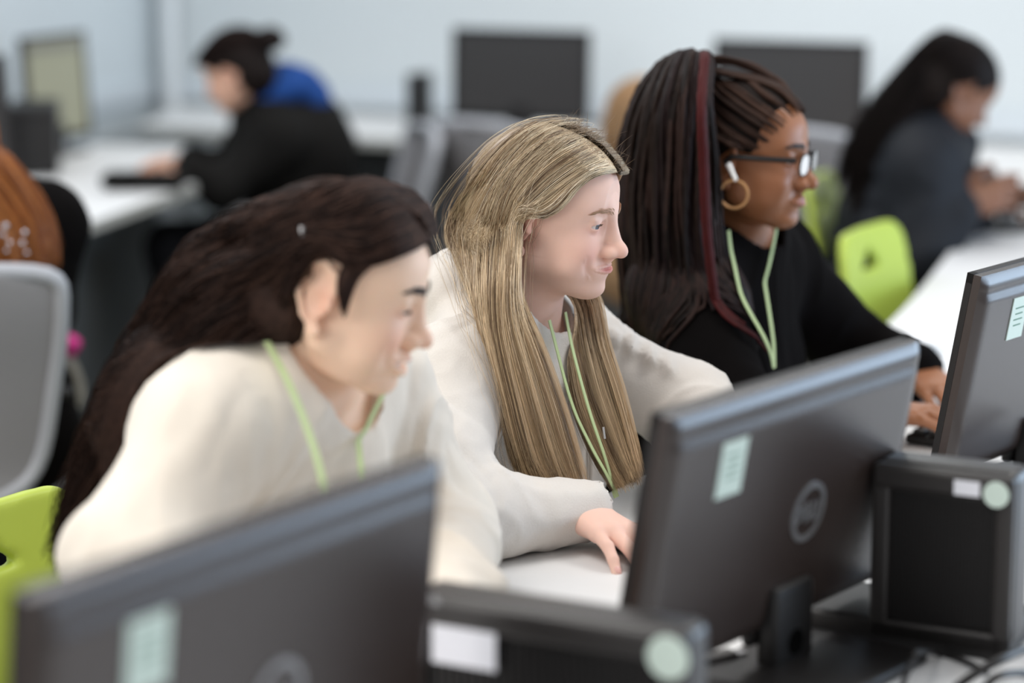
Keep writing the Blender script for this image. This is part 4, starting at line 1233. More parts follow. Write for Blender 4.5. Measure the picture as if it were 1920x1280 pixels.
    q = crom([end, P(1154, 926, 3.05), P(1156, 932, 3.05)], 10); MB().ribbon(q, U3, .012, .002).build('lanyard_strap', M['lanyard'], root, True)
    MB().tube([P(1131, 800, 3.02), P(1134, 822, 3.02)], .0016, 8).build('lanyard_clip', M['chrome'], root, True)
    return root
blonde()
# ------------------------------------------------------------ general helpers for the other people
def cap_mesh(fr, parent, cap, color, m, h=.003, name='scalp_hair'):
    V, F = sdf_mesh(cap, h); V = relax(V, F, 2)
    me = mesh_np(name, fr.w(V), F); color_attr(me, np.tile(np.array(lin(color)), (len(V), 1)))
    return link(name, me, m, parent, True)
def std_cap(infl=.006, front=(.082, 0, .078), tilt=-.55, face=(.07, 0, -.03), face_r=(.08, .12, .085), ears=True, er=(.03, .05, .03), ec=(.005, .08, -.005)):
    c = [('u', ell((-.014, 0, .047), (.096 + infl, .075 + infl, .078 + infl)), 0), ('u', ell((-.055, 0, -.01), (.050 + infl, .062 + infl, .066 + infl)), .02),
         ('i', plane(front, (1, 0, tilt)), .01), ('s', ell(face, face_r), .01)]
    if ears: c += [('s', ell((ec[0], s * ec[1], ec[2]), er), .01) for s in (-1, 1)]
    return c
def figure(root, fr, C, H, f, skin, skin_m, arms, lip, blush, head_kw={}, short=.86, hh=.0025, sh=.155, hands=None, legs=True, lower=True):
    """body mesh with head, arms, hands; arms = [(side, elbow, wrist)], returns ops and frames"""
    up, ff, l = body_frame(C, H, f)
    nk0 = fr.l(fr.c + (np.array(C) - fr.c) * .32 + np.array([0, 0, -.0])); nk1 = fr.l(np.array(C) - up * .04)
    hops = head_ops((nk0, nk1), **head_kw)
    V, F = head_mesh(hops, fr, hh)
    Cc = paint_head(V, skin, lip, blush)
    pieces = [(fr.w(warp(V, short)), F, Cc)]
    to, shl, shr = torso_ops(C, H, f, 0.0, sh=sh)
    sk = np.array(lin(skin)); ao = []
    for s, el, wr in arms: ao += arm_ops(shl if s > 0 else shr, el, wr)
    V, F = sdf_mesh(to + ao + [('u', cone(fr.w(nk0), C, .050, .054), .02)] + (leg_ops(H, ff, l) if legs else []), .012); pieces.append((V, F, sk))
    for h in hands or []:
        ho, tips, hf = hand_ops(*h[0], **h[1]); V, F = sdf_mesh(ho, h[2]); V = relax(V, F, 1, .4); pieces.append((V, F, sk * 1.02))
    body = join_body('body', pieces, skin_m, root)
    if lower:
        cloth('trousers', [('u', ell(H, (.14, .18, .125), np.stack([ff, l, up], 1)), 0)] + leg_ops(H, ff, l, .012), .012, M['dark_trousers'], root, amp=.004, scale=10)
        shoes(H, ff, root)
    return hops, body, up, ff, l, shl, shr

# ------------------------------------------------------------ the girl in front with dark wavy hair
def front_girl():
    HC = P(632, 556, 2.55); fr = Frame(HC, -.08, .31, 0, .95)
    root = empty('person', (-.42, 2.85, 0), 0, 'smiling person with long dark wavy hair in a cream sweatshirt, nearest the camera', 'person')
    C = P(572, 690, 2.60); H = C + np.array([-.20, .12, -.3]); H[2] = .56
    ern = P(250, 1045, 2.36); wrn = np.array([-.30, 2.20, DESK + .06]); elf = P(842, 985, 2.72); wlf = P(838, 1110, 2.36); wlf[2] = DESK + .075
    hops, body, up, ff, l, shl, shr = figure(root, fr, C, H, N3, (246, 210, 184), M['skin_tan'], [(-1, ern, wrn), (1, elf, wlf)], (190, 88, 84), (232, 150, 128),
        dict(lips=1.0, smile=1.0, mw=.0340, eye_h=.0014, eye_dz=-.0035, mouth_open=.0105, full=.003, ear=1.3), short=.86, hh=.0020,
        hands=[((wrn, (.6, -.6, -.1), (0, 0, 1), (1, 1, 0), [(.3, .5, .3)] * 4), {}, .003), ((wlf, (-.2, -.9, -.1), (0, 0, 1), (-1, 0, 0), [(.3, .5, .3)] * 4), {}, .003)])
    eye_parts(fr, root, M['iris_brown'], (0, -.5))
    brows(fr, root, hops, (40, 28, 24), n=300, thick=1.9); lashes(fr, root, (24, 18, 16), .0022, -.0035, down=-.5, rad=.0005)
    V, F = sdf_mesh([('u', ell((.082, 0, -.0515), (.011, .024, .0052)), 0)], .0012); link('teeth', mesh_np('teeth', fr.w(warp(V, .86)), F), M['teeth'], root, True)
    i = .022
    co, _, _ = torso_ops(C, H, N3, i, sh=.155, chest=.02, shl=shl, shr=shr)
    dd = wlf - elf; dd /= np.linalg.norm(dd)
    sl = arm_ops(shr, ern, wrn, .026) + arm_ops(shl, elf, wlf, .016) + [('u', ell(C - ff * .10 - up * .10 - l * .02, (.07, .14, .13), np.stack([ff, l, up], 1)), .05)]
    for t in (.25, .5, .75): sl.append(('u', ell(elf * (1 - t) + wlf * t + np.array([.004, 0, .01]), (.052, .05, .017)), .015))
    for t in (.35, .62, .85): sl.append(('u', ell(shl * (1 - t) + elf * t, (.056, .05, .020)), .018))
    nt = fr.w(fr.l(fr.c + (C - fr.c) * .80))
    nd = nt - C; nd /= np.linalg.norm(nd)
    sl.append(('u', cone(C - up * .01, C + (fr.c - C) * .22, .068, .064), .02)); sl.append(('u', ell(C - ff * .045 + up * .055, (.035, .06, .05), np.stack([ff, l, up], 1)), .03))
    ops = co + sl
    cuts = [('s', cone(C + (fr.c - C) * .18 + ff * .01, C + (fr.c - C) * .75 + ff * .02, .054, .062), .006), ('s', plane(C + (fr.c - C) * .48, -(fr.c - C)), .004)] if False else \
           [('s', cone(C + (fr.c - C) * .03 + ff * .042, C + (fr.c - C) * .8 + ff * .04, .058, .074), .006)]
    cloth('sweatshirt', ops, .006, M['cream'], root, amp=.013, scale=8, axis=(.3, -.2, 1), seed=9, cuts=cuts, rel=2, amp2=.002)
    lanyard([[P(500, 640, 2.50), P(540, 715, 2.44), P(575, 800, 2.40), P(600, 880, 2.36), P(615, 960, 2.32)],
             [P(655, 735, 2.60), P(668, 800, 2.56), P(676, 870, 2.50), P(680, 950, 2.44)]], .011, root, ops)
    cap_mesh(fr, root, std_cap(.004, front=(.080, 0, .074), face=(.078, 0, -.030), face_r=(.078, .12, .082), er=(.036, .05, .046), ec=(-.008, .08, .004)), (34, 24, 20), M['hair_matte'])
    DR = lambda *pp, miss=2.6: [drop(x, y, hops, fr, .008, Y0=2.2, miss=miss) for x, y in pp]
    w = lambda Y, *pp: [P(x, y, Y + k * .02) for k, (x, y) in enumerate(pp)]
    g = [DR((818, 432), (765, 468), (705, 488), (655, 498), (630, 474), (590, 464), (548, 500), (515, 570)) + w(2.52, (480, 620), (400, 670), (310, 755), (220, 850), (165, 950), (120, 1040)),
         DR((812, 408), (750, 430), (690, 462), (640, 452), (585, 440), (530, 492), (495, 560)) + w(2.52, (440, 620), (350, 700), (260, 800), (190, 900), (140, 1000), (112, 1060)),
         DR((800, 385), (730, 392), (660, 425), (595, 440), (535, 480), (490, 540)) + w(2.52, (400, 610), (310, 700), (220, 820), (160, 930), (120, 1030)),
         DR((772, 360), (695, 358), (615, 395), (550, 430), (490, 490)) + w(2.55, (400, 550), (300, 670), (215, 790), (150, 920), (118, 1020)),
         DR((722, 342), (645, 345), (575, 385), (510, 420), (450, 470)) + w(2.57, (375, 525), (295, 635), (220, 760), (165, 870), (135, 970)),
         DR((690, 335), (615, 348), (548, 375), (490, 400), (430, 435)) + w(2.60, (360, 500), (290, 610), (225, 725), (185, 820), (150, 920))]
    g.append([fr.w((.075, .0, .105)), fr.w((.02, -.005, .130)), fr.w((-.05, -.01, .122)), fr.w((-.105, -.015, .08))] + w(2.60, (440, 420), (365, 500), (290, 610), (225, 725), (185, 820), (150, 920)))
    S, o_ = sheet(g, 6200, 44, (.004, .006, .028, .022), wav=.0055, wavf=5, clump=130, ends=.15, rng=np.random.default_rng(21))
    S = fr.w(push_out(hops, fr.l(S), .006)); S = push_out(ops, S, .006)
    gb = [DR((612, 468), (570, 488), (548, 520), (540, 560), (530, 600)) + w(2.53, (500, 630), (470, 650), (430, 690)),
          DR((600, 462), (555, 478), (530, 510), (515, 550), (505, 585)) + w(2.53, (480, 625), (440, 660), (390, 710))]
    S3, o3 = sheet(gb, 900, 44, (.003, .006, .012, .01), wav=.003, wavf=3, clump=20, rng=np.random.default_rng(29))
    S3 = fr.w(push_out(hops, fr.l(S3), .009)); S3 = push_out(ops, S3, .006)

    sb = [DR((735, 478), (702, 492), (672, 520), (655, 560), (646, 600)), DR((722, 470), (680, 484), (655, 510), (642, 545), (638, 580)), DR((700, 468), (665, 478), (645, 500), (636, 525), (634, 550))]
    S4, o4 = sheet(sb, 420, 44, (.003, .003, .002), ends=.3, rng=np.random.default_rng(30)); S3 = np.vstack([S3, fr.w(push_out(hops, fr.l(S4), .002))])
    cp = std_cap(.004)[:2]
    gf = [[fr.w((.088, .0, .080)), fr.w((.06, .05, .085)), fr.w((.0, .083, .05)), fr.w((-.07, .07, .02)), fr.w((-.12, .03, .0))] + w(2.62, (400, 600), (300, 720), (210, 860)),
          [fr.w((.06, .0, .115)), fr.w((.02, .06, .11)), fr.w((-.05, .078, .06)), fr.w((-.11, .04, .03))] + w(2.66, (390, 560), (290, 680), (200, 820))]
    S2, o2 = sheet(gf, 1500, 44, (.005, .02, .02), wav=.0055, wavf=5, clump=40, ends=.15, rng=np.random.default_rng(22))
    S2 = fr.w(push_out(hops, fr.l(S2), .006)); S2 = push_out(ops, S2, .006)
    S = np.vstack([S, S2, S3]); S = fr.w(push_out(cp, fr.l(S), .002)); rg = np.random.default_rng(23)
    strands('hair', S, np.full(len(S), .0007), pick([(40, 28, 24), (54, 38, 32), (74, 54, 46), (30, 22, 20)], len(S), rng=rg), M['hair_matte'], root)
    q = [drop(566, 425 + 12 * k, hops, fr, .016, Y0=2.2, miss=2.55) for k in range(3)]
    MB().tube(q, .0028, 8).build('hair_clip', M['silver'], root, True, smooth=True)
front_girl()

# ------------------------------------------------------------ the girl with braids and glasses
def braids_girl():
    HC = P(1397, 305, 3.63); fr = Frame(HC, -.36, .10, 0, .96)
    root = empty('person', (.20, 4.05, 0), 0, 'person with long dark braids, glasses, hoop earring and black top beside the blonde girl', 'person')
    C = P(1378, 462, 3.70); H = C + np.array([-.12, .08, -.3]); H[2] = .56
    ern = P(1395, 830, 3.36); wrn = Pz(1632, 768, DESK + .05); elf = P(1600, 660, 3.95); wlf = P(1720, 700, 3.80); wlf[2] = DESK + .05
    tipc = [(.25, .55, .35), (.3, .6, .4), (.35, .7, .4), (.35, .6, .4)]
    hops, body, up, ff, l, shl, shr = figure(root, fr, C, H, N3, (150, 98, 66), M['skin_brown'], [(-1, ern, wrn), (1, elf, wlf)], (168, 104, 92), (160, 100, 68),
        dict(lips=1.2, smile=0, eye_h=.0036, eye_dz=-.002, nose=1.12, full=.001, ear=1.25), short=.88, hh=.0020,
        hands=[((wrn, (.90, -.40, .06), (0, .1, 1), (0, 1, 0), tipc), dict(spread=.05, s=1.05), .0022), ((wlf, (.3, -.9, -.1), (0, 0, 1), (1, 0, 0), tipc), {}, .003)])
    eye_parts(fr, root, M['iris_brown'], (-.05, -.25))
    brows(fr, root, hops, (28, 20, 18), n=220, thick=1.5); lashes(fr, root, (20, 16, 16), .0036, -.002)
    i = .022
    co, _, _ = torso_ops(C, H, N3, i, sh=.160, chest=.018, shl=shl, shr=shr)
    sl = arm_ops(shr, ern, wrn - (wrn - ern) * .15, .026) + arm_ops(shl, elf, wlf - (wlf - elf) * .1, .028)
    for t in (.45, .6, .75, .9): sl.append(('u', ell(shl * (1 - t) + elf * t + np.array([0, 0, .012]), (.062, .06, .020)), .02))
    sl.append(('u', cone(C - up * .03, C + (fr.c - C) * .12, .075, .070), .02))
    ops = co + sl
    cloth('sweatshirt', ops, .0065, M['black_cloth'], root, amp=.008, scale=9, axis=(.3, -.2, 1), seed=4, cuts=[('s', cone(C + (fr.c - C) * .02 + ff * .012, C + (fr.c - C) * .7 + ff * .02, .056, .066), .006)], rel=2)
    lanyard([[P(1366, 432, 3.56), P(1374, 500, 3.52), P(1385, 580, 3.48), P(1410, 645, 3.46), P(1446, 690, 3.46)],
             [P(1416, 438, 3.66), P(1428, 500, 3.60), P(1440, 570, 3.54), P(1450, 640, 3.50), P(1452, 690, 3.47)]], .0095, root, ops, clear=.014)
    # glasses
    gl = empty('glasses', fr.w((.09, 0, .018)), 0); gl.parent = root; gl.location = Vector(fr.w((.09, 0, .018))) - Vector(root.location)
    fm = M['plastic_dk']
    for s in (-1, 1):
        ring = [fr.w((.104 - .10 * abs(y_) ** 1.2 * .9, s * y_, z_)) for y_, z_ in [(.033 + .0235 * math.cos(a) * (abs(math.cos(a)) ** -.25 if abs(math.cos(a)) > .05 else 1), .014 + .0165 * math.sin(a)) for a in np.linspace(0, 2 * PI, 33)]]
        MB().tube(ring, .0016, 8, cap=False).build('rim', M['plastic_dk'], gl, True, smooth=True)
        c = np.mean(ring[:-1], axis=0); V = [c] + ring[:-1]; n = len(ring) - 1
        off = fr.R @ np.array([.0008, 0, 0])
        mb = MB(); mb.add(list(np.array(V) + off) + list(np.array(V) - off), [(0, 1 + k, 1 + (k + 1) % n) for k in range(n)] + [(n + 1, n + 2 + (k + 1) % n, n + 2 + k) for k in range(n)] + [(1 + k, n + 2 + k, n + 2 + (k + 1) % n, 1 + (k + 1) % n) for k in range(n)])
        mb.build('lens', M['glass'], gl, True)
        MB().tube([fr.w((.094, s * .058, .022)), fr.w((.06, s * .073, .021)), fr.w((.0, s * .082, .018)), fr.w((-.012, s * .082, .008))], .0042, 8).build('temple', fm, gl, True, smooth=True)
    MB().tube([fr.w((.1035, -.010, .018)), fr.w((.107, 0, .020)), fr.w((.1035, .010, .018))], .0018, 8).build('bridge', fm, gl, True, smooth=True)
    # earbud and hoop
    e0 = P(1366, 308, 3.535); e1 = P(1380, 338, 3.52)
    mb = MB(); mb.tube([e0, e0 * .3 + e1 * .7, e1], [.0050, .0036, .0032], 12); mb.build('earbud', M['white_gloss'], root, True, smooth=True)
    hc = P(1376, 364, 3.53); r = .0205
    MB().tube([hc + r * np.array([math.cos(a) * .98, math.cos(a) * -.2, math.sin(a)]) for a in np.linspace(0, 2 * PI, 41)], .0024, 8, cap=False).build('hoop_earring', M['gold'], root, True, smooth=True)
    # hair
    cap_mesh(fr, root, std_cap(.006, front=(.078, 0, .080), tilt=-.45, face=(.082, 0, -.020), face_r=(.078, .12, .085)), (24, 17, 14), M['hair_matte'])
    DR = lambda *pp: [drop(x, y, hops, fr, .006, Y0=3.3, miss=3.66) for x, y in pp]
    tie = P(1312, 128, 3.62)
    rows = [[(1494, 196), (1450, 150), (1390, 120), (1335, 118)], [(1484, 215), (1430, 172), (1375, 140), (1330, 128)], [(1470, 232), (1420, 195), (1365, 160), (1325, 138)], [(1455, 248), (1405, 215), (1355, 180), (1322, 145)],
            [(1438, 262), (1395, 235), (1348, 200), (1318, 150)], [(1418, 276), (1380, 258), (1340, 225), (1315, 160)], [(1398, 280), (1365, 265), (1332, 240), (1310, 170)], [(1478, 172), (1430, 135), (1375, 113), (1330, 112)]]
    R_ = []; rg = np.random.default_rng(31)
    for rr in rows:
        a = DR(*rr) + [tie]
        for j in range(4):
            p = crom(a, 26) + rg.normal(size=3) * .0035; R_.append(p)
    for k in range(26):     # rows on the far and rear side of the head
        a0 = rg.uniform(-.2, PI); y = .078 * math.cos(a0); 
        yy = rg.uniform(-.02, .075); st = np.array([.082 - 5.5 * yy * yy, yy, .094 - 6 * yy * yy])
        p = [fr.w(st), fr.w((st[0] * .4, st[1] * .75, .125)), tie]; R_.append(crom(p, 26))
    R_ = np.array(R_); R_ = fr.w(push_out(hops, fr.l(R_), .007))
    t = np.linspace(0, 1, 26)
    rad = .0036 * np.clip(.35 + t * 4, 0, 1)[None] * (1 + .16 * np.sin(t * 130)[None]) * np.ones((len(R_), 1))
    hair = strands('hair', R_, rad, pick([(34, 24, 20), (46, 32, 26), (60, 42, 34)], len(R_), rng=rg), M['hair_matte'], root, sides=6)
    w = lambda Y, *pp: [P(x, y, Y) for x, y in pp]
    ty = [tie]
    gp = [ty + w(3.60, (1325, 112)) + w(3.53, (1322, 200), (1328, 320), (1334, 430), (1352, 560), (1378, 690)),
          ty + w(3.58, (1308, 106)) + w(3.50, (1300, 190), (1300, 320), (1305, 440), (1322, 570), (1345, 700)),
          ty + w(3.60, (1285, 106)) + w(3.50, (1262, 190), (1258, 320), (1262, 440), (1280, 570), (1300, 700)),
          ty + w(3.63, (1265, 112)) + w(3.54, (1226, 190), (1208, 310), (1208, 430), (1225, 560), (1250, 690)),
          ty + w(3.66, (1255, 120)) + w(3.60, (1206, 180), (1180, 300), (1176, 420), (1190, 540), (1215, 670)),
          ty + w(3.70, (1262, 122)) + w(3.68, (1205, 190), (1175, 310), (1170, 430), (1186, 540), (1210, 660))]
    S, o_ = sheet(gp, 210, 60, (.006, .018, .025), ends=.25, rng=rg, wav=.003, wavf=2)
    S = fr.w(push_out(hops, fr.l(S), .009)); S = push_out(ops, S, .008)
    t = np.linspace(0, 1, 60); rad = .0042 * (1 + .14 * np.sin(t * 260)[None]) * np.ones((len(S), 1)) * (1 - .4 * t[None] ** 3)
    strands('braid_tail', S, rad, pick([(24, 17, 15), (34, 24, 20), (44, 30, 26), (28, 18, 18)], len(S), rng=rg), M['hair_matte'], hair, sides=6)
    S, o_ = sheet([ty + w(3.56, (1318, 104)) + w(3.455, (1312, 200), (1316, 320), (1322, 440), (1338, 570), (1360, 690)), ty + w(3.57, (1328, 106)) + w(3.46, (1322, 200), (1328, 320), (1334, 440), (1350, 570), (1372, 690))], 9, 60, (.003, .005, .006), ends=.1, rng=rg)
    S = fr.w(push_out(hops, fr.l(S), .010)); S = push_out(ops, S, .010)
    o = strands('red_braids', S, rad[:9] * .85, pick([(66, 20, 20), (50, 17, 17)], 9, rng=rg), M['hair_matte'], hair, sides=6); o['label'] = 'dark red braids'
    V = []
    MB().tube([tie + np.array([.018 * math.cos(a), .018 * math.sin(a), .004]) for a in np.linspace(0, 2 * PI, 24)], .006, 8, cap=False).build('hair_tie', M['black_cloth'], root, True, smooth=True)
braids_girl()

# ------------------------------------------------------------ people further back
def hair_on(root, fr, hops, ops, guides, N, thick, cols, rad, miss=6, Mn=36, wav=0.0, seed=40, clump=40, ends=.12, name='hair'):
    S, o_ = sheet(guides, N, Mn, thick, wav=wav, wavf=4, clump=clump, ends=ends, rng=np.random.default_rng(seed))
    S = fr.w(push_out(hops, fr.l(S), .006)); S = fr.w(push_out(std_cap(.011)[:2], fr.l(S), .002))
    if ops: S = push_out(ops, S, .006)
    return strands(name, S, np.full(len(S), rad), pick(cols, len(S), rng=np.random.default_rng(seed)), M['hair_matte'], root)
def right_girl():
    HC = P(1786, 172, 5.70); fr = Frame(HC, .22, .62, 0, .98)
    root = empty('person', (.82, 5.85, 0), 0, 'person with dark ponytail and dark padded jacket looking down at a phone', 'person')
    C = P(1738, 262, 5.74); H = C + np.array([-.10, .02, -.3]); H[2] = .55; f = np.array([.98, -.12, 0])
    ern = P(1728, 470, 5.55); wrn = P(1806, 385, 5.55); elf = P(1790, 450, 5.95); wlf = P(1830, 378, 5.75)
    g = [(.5, .9, .5)] * 4
    hops, body, up, ff, l, shl, shr = figure(root, fr, C, H, f, (120, 80, 58), M['skin_brown'], [(-1, ern, wrn), (1, elf, wlf)], (120, 76, 66), (120, 76, 56),
        dict(lips=1.1, ear=1.2), hh=.004, hands=[((wrn, (.75, .1, .25), (-.3, -1, .3), (0, 0, 1), g), dict(s=1.1), .004), ((wlf, (.8, -.2, .1), (.2, .9, .3), (0, 0, 1), g), dict(s=1.1), .004)])
    eye_parts(fr, root, M['iris_brown'], (0, -.4))
    i = .045
    co, _, _ = torso_ops(C, H, f, i, sh=.15, shl=shl, shr=shr)
    sl = arm_ops(shr, ern, wrn - (wrn - ern) * .18, .036) + arm_ops(shl, elf, wlf - (wlf - elf) * .18, .036)
    hood = [('u', ell(C - ff * .06 + up * .02, (.085, .12, .06), np.stack([ff, l, up], 1)), .03), ('u', cone(C + l * .07 + up * .02, C + ff * .09 + up * .01, .038, .034), .02), ('u', cone(C - l * .07 + up * .02, C + ff * .09 + up * .01, .038, .034), .02)]
    for k in range(7):
        co.append(('u', ell(C - up * (.08 + .065 * k) + ff * .0, (.158 + (.01 if k > 2 else 0), .205, .030), np.stack([ff, l, up], 1)), .02))
    ops = co + sl + hood
    cloth('padded_jacket', ops, .010, M['navy'], root, amp=.008, scale=9, seed=2, cuts=[('s', cone(C + up * .04, C + up * .2 + ff * .03, .05, .07), .01)])
    cap_mesh(fr, root, std_cap(.010, ears=True), (20, 15, 14), M['hair_matte'], .004)
    DR = lambda *pp: [drop(x, y, hops, fr, .008, Y0=5.3, miss=5.74) for x, y in pp]
    w = lambda Y, *pp: [P(x, y, Y) for x, y in pp]
    g = [DR((1836, 150), (1808, 140), (1780, 150), (1760, 170)) + w(5.66, (1745, 200), (1700, 260), (1660, 330), (1630, 420)),
         DR((1828, 120), (1800, 105), (1770, 110), (1745, 135)) + w(5.64, (1725, 165), (1670, 230), (1630, 300), (1605, 380)),
         DR((1812, 85), (1785, 75), (1760, 85), (1740, 105)) + w(5.66, (1710, 140), (1650, 210), (1605, 280), (1580, 350)),
         DR((1795, 66), (1772, 62), (1752, 75), (1735, 95)) + w(5.72, (1695, 135), (1635, 200), (1590, 270), (1568, 330))]
    hair_on(root, fr, hops, ops, g, 2200, (.006, .03, .02), [(24, 18, 17), (34, 26, 24), (18, 14, 14)], .0012, seed=41)
    return fr
right_girl()
ph = empty('phone', P(1868, 362, 5.62), 0, 'dark smartphone held up by the girl in the padded jacket', 'phone')
Rp = np.array(Matrix.Rotation(.9, 3, 'Z') @ Matrix.Rotation(-.5, 3, 'X'))
MB().box((0, 0, 0), (.075, .009, .15), R=Rp, bev=.004).build('phone_body', M['plastic_dk'], ph, smooth=True)
MB().box(Rp @ np.array([0, -.0048, 0]), (.068, .001, .14), R=Rp).build('screen', M['screen'], ph)

def left_girl():
    HC = P(447, 140, 7.05); fr = Frame(HC, PI - .32, .42, 0, 1.0)
    root = empty('person', (-.60, 7.3, 0), 0, 'person in a black jacket with blue hood bending over the left bench', 'person')
    C = P(500, 215, 7.12); H = P(585, 420, 7.2); H[2] = .56; f = np.array([-.95, -.2, 0])
    eln = P(418, 352, 6.9); wln = P(345, 318, 6.85); elf = P(430, 330, 7.2); wlf = P(352, 300, 7.15)
    g = [(.4, .6, .4)] * 4
    hops, body, up, ff, l, shl, shr = figure(root, fr, C, H, f, (214, 168, 144), M['skin_tan'], [(1, eln, wln), (-1, elf, wlf)], (190, 120, 110), (214, 150, 128),
        dict(ear=1.2), hh=.004, hands=[((wln, (-.9, 0, -.2), (0, 0, 1), (0, -1, 0), g), {}, .005), ((wlf, (-.9, -.2, 0), (0, 0, 1), (0, 1, 0), g), {}, .005)])
    eye_parts(fr, root, M['iris_brown'], (0, -.4))
    co, _, _ = torso_ops(C, H, f, .045, sh=.155, shl=shl, shr=shr)
    ops = co + arm_ops(shl, eln, wln - (wln - eln) * .15, .032) + arm_ops(shr, elf, wlf - (wlf - elf) * .15, .032) + [('u', ell(C - ff * .10 - up * .14, (.12, .17, .17), np.stack([ff, l, up], 1)), .05)]
    cloth('jacket', ops, .010, M['black_jacket'], root, amp=.010, scale=7, seed=6, cuts=[('s', cone(C + up * .04, C + up * .2 + ff * .03, .05, .07), .01)])
    B = np.stack([ff, l, up], 1)
    ho = [('u', ell(C - ff * .07 + up * .065, (.10, .125, .062), B), 0), ('u', ell(C - ff * .14 + up * .0, (.055, .095, .08), B), .03), ('u', cone(C + l * .08 + up * .04, C + ff * .06 + up * .02 + l * .04, .03, .02), .03), ('u', cone(C - l * .08 + up * .04, C + ff * .06 + up * .02 - l * .04, .03, .02), .03),
          ('s', cone(C + up * .03 + ff * .01, C + up * .3 + ff * .12, .055, .09), .01)]
    cloth('hood', ho, .008, M['blue'], root, amp=.010, scale=12, seed=8)
    cap_mesh(fr, root, std_cap(.012), (24, 17, 15), M['hair_matte'], .004)
    L = lambda x, y, z: fr.w((x, y, z))
    g = [[L(.085, y, .085 - abs(y) * .2), L(.04, y * 1.4, .125 - abs(y) * .5), L(-.03, y * 1.2, .13 - abs(y) * .4), L(-.09, y * .8, .09), L(-.125, y * .6, .06)] for y in (-.055, -.02, .02, .055, .07)]
    g += [[L(.03, .078, .04), L(-.01, .084, .055), L(-.06, .07, .06), L(-.11, .035, .055)]]
    hair_on(root, fr, hops, None, g, 1400, (.004, .010, .012), [(26, 18, 16), (38, 27, 24)], .0012, seed=42)
    V, F = sdf_mesh([('u', ell(fr.w((-.135, 0, .055)), (.045, .045, .036)), 0)], .004); V = wrinkle(V, F, .006, 40, seed=3)
    me = mesh_np('hair_bun', V, F); color_attr(me, np.tile(np.array(lin((28, 20, 18))), (len(V), 1))); link('hair_bun', me, M['hair_matte'], root, True)
left_girl()

def red_person():
    HC = P(-112, 262, 4.45); fr = Frame(HC, 2.0, .1, 0, 1.0)
    root = empty('person', (-1.10, 4.45, 0), 0, 'person with long copper hair and black top, seen from behind at the left edge', 'person')
    C = P(-68, 385, 4.45); H = C + np.array([.03, -.05, -.3]); H[2] = .55; f = np.array([-.40, .92, 0])
    er = P(75, 585, 4.55); wr = P(20, 520, 4.85); el = P(-190, 560, 4.3); wl = P(-150, 480, 4.7)
    g = [(.4, .6, .4)] * 4
    hops, body, up, ff, l, shl, shr = figure(root, fr, C, H, f, (232, 194, 176), M['skin_fair'], [(-1, er, wr), (1, el, wl)], (200, 130, 120), (226, 160, 146),
        {}, hh=.004, hands=[((wr, (-.4, .9, 0), (0, 0, 1), (-1, 0, 0), g), {}, .005)])
    eye_parts(fr, root, M['iris_brown'], (0, -.2))
    co, _, _ = torso_ops(C, H, f, .022, sh=.165, shl=shl, shr=shr)
    ops = co + arm_ops(shl, el, wl, .024) + arm_ops(shr, er, wr - (wr - er) * .15, .024)
    cloth('top', ops, .009, M['black_cloth'], root, amp=.006, scale=9, seed=7, cuts=[('s', cone(C + up * .03, C + up * .2, .05, .06), .01)])
    cap_mesh(fr, root, std_cap(.010), (150, 92, 44), M['hair'], .004)
    L = lambda x, y, z: fr.w((x, y, z))
    w = lambda Y, *pp: [P(x, y, Y) for x, y in pp]
    g = [[L(.05, -.03, .11), L(.0, -.085, .05), L(-.02, -.09, -.03)] + w(4.34, (12, 300), (70, 370), (98, 440), (104, 500)),
         [L(.02, -.02, .128), L(-.04, -.075, .06), L(-.06, -.08, -.03)] + w(4.30, (-12, 300), (40, 370), (75, 440), (84, 500)),
         [L(.0, .0, .13), L(-.08, -.05, .07), L(-.10, -.04, -.03)] + w(4.28, (-40, 310), (10, 370), (45, 430), (62, 500)),
         [L(.0, .01, .13), L(-.10, -.01, .06), L(-.11, -.01, -.03)] + w(4.27, (-70, 310), (-25, 370), (15, 440), (32, 510)),
         [L(.0, .02, .13), L(-.09, .03, .06), L(-.10, .04, -.03)] + w(4.27, (-110, 320), (-100, 380), (-60, 440), (-50, 500))]
    S, o_ = sheet(g, 2600, 36, (.006, .022, .016), clump=70, ends=.15, rng=np.random.default_rng(44))
    S = fr.w(push_out(hops, fr.l(S), .006)); S = push_out(ops, S, .006)
    strands('hair', S, np.full(len(S), .0009), pick([(176, 104, 44), (150, 84, 34), (200, 130, 64), (110, 62, 28)], len(S), rng=np.random.default_rng(44)), M['hair'], root)
    for k, (x, y, r) in enumerate([(10, 424, 6), (18, 455, 5), (6, 440, 5), (46, 436, 5), (42, 456, 5), (50, 474, 4), (12, 470, 4)]):
        V, F = sdf_mesh([('u', sph(P(x, y, 4.21), r * .001), 0)], .0012); link('sequin', mesh_np('sequin', V, F), M['sequin'], root, True)
red_person()

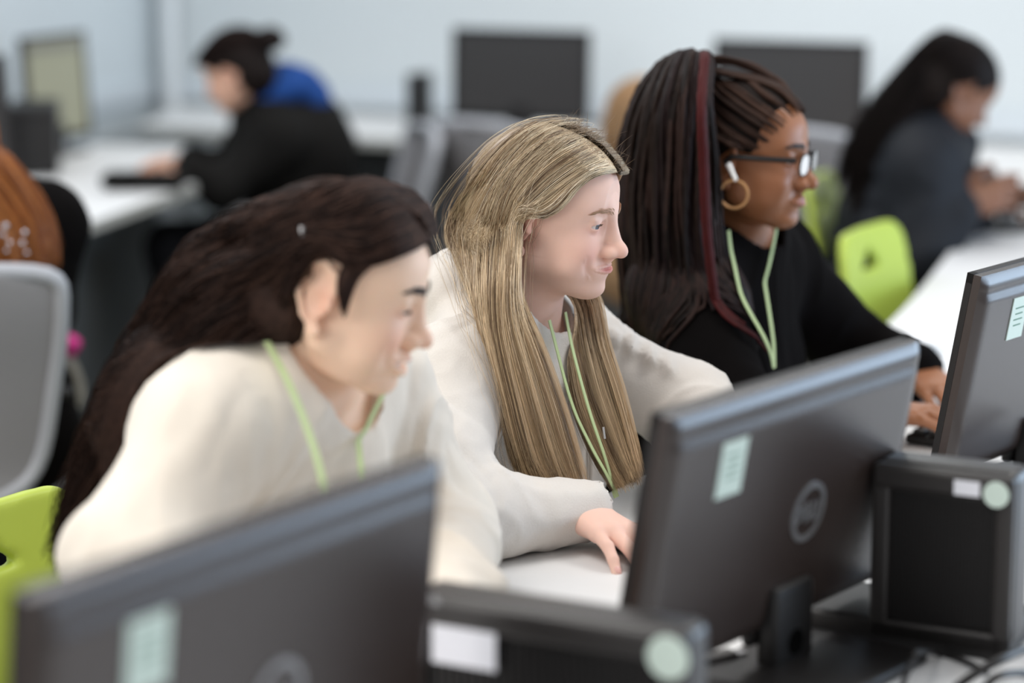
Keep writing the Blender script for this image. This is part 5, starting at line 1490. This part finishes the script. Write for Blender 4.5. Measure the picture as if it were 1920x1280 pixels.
def tan_person():
    HC = P(1212, 236, 6.75); fr = Frame(HC, .7, .1, 0, 1.0)
    root = empty('person', (.40, 6.95, 0), 0, 'mostly hidden person with light brown hair behind the girl with braids', 'person')
    C = P(1222, 330, 6.8); H = C + np.array([-.03, -.05, -.3]); H[2] = .56; f = np.array([.47, .883, 0])
    er = P(1260, 400, 6.7); wr = P(1290, 330, 7.0); el = P(1150, 400, 7.0); wl = P(1210, 330, 7.25)
    hops, body, up, ff, l, shl, shr = figure(root, fr, C, H, f, (224, 184, 164), M['skin_fair'], [(-1, er, wr), (1, el, wl)], (200, 130, 120), (226, 160, 146), {}, hh=.005)
    co, _, _ = torso_ops(C, H, f, .022, sh=.16, shl=shl, shr=shr)
    ops = co + arm_ops(shl, el, wl, .024) + arm_ops(shr, er, wr, .024)
    cloth('knitted_top', ops, .012, M['tan'], root, amp=.006, scale=9, seed=7)
    cap_mesh(fr, root, std_cap(.012), (150, 120, 92), M['hair'], .005)
    L = lambda x, y, z: fr.w((x, y, z))
    g = [[L(.02, y * .3, .128), L(-.05, y, .10), L(-.09, y, .02), L(-.10, y, -.08), L(-.11, y * 1.1, -.2)] for y in (-.07, -.03, .03, .07)] + [[L(.05, .03, .115), L(.02, .085, .05), L(-.01, .09, -.05), L(-.05, .085, -.18)]]
    hair_on(root, fr, hops, ops, g, 1400, (.005, .015, .015), [(170, 138, 104), (150, 118, 88)], .0014, seed=45)
tan_person()

# ------------------------------------------------------------ bags and small things on the left
bg_ = P(100, 735, 5.1); bg_[2] = 0
tb = empty('tote_bag', bg_, .4, 'black bag hanging low behind the grey mesh chair at the left edge', 'bag')
zb = P(100, 760, 5.1)[2]
V, F = sdf_mesh([('u', rbox((0, 0, zb), (.055, .05, .085), .035), 0), ('u', ell((0, 0, zb - .06), (.06, .055, .05)), .03)], .007); V = wrinkle(V, F, .008, 12, seed=5)
link('bag_body', mesh_np('bag_body', V, F), M['black_cloth'], tb)
MB().ribbon(crom([P(112, 650, 5.02), P(135, 680, 5.0), P(150, 720, 5.0), P(152, 760, 5.0), P(128, 770, 5.02)], 20), (1, 0, .3), .016, .004).build('strap', M['strap'], tb, True)
pk = P(118, 640, 5.0)
V, F = sdf_mesh([('u', rbox((0, 0, 0), (.036, .02, .020), .012, rotm(0, .55)), 0)], .004); V = wrinkle(V, F, .004, 30, seed=5)
po = link('pouch', mesh_np('pouch', V, F), M['pink']); po.location = pk; tag(po, 'bright pink pouch on the black bag behind the grey chair', 'pouch')
pc = Pz(272, 342, DESK + .02)
V, F = sdf_mesh([('u', rbox((0, 0, .024), (.115, .05, .022), .02), 0), ('u', ell((-.06, 0, .022), (.06, .045, .021)), .02)], .006); V = wrinkle(V, F, .003, 30, seed=5)
po = link('pencil_case', mesh_np('pencil_case', V, F), M['black_jacket']); po.location = (pc[0], pc[1], DESK + .003); tag(po, 'long soft black case lying on the left bench by the bent-over girl', 'pencil case')
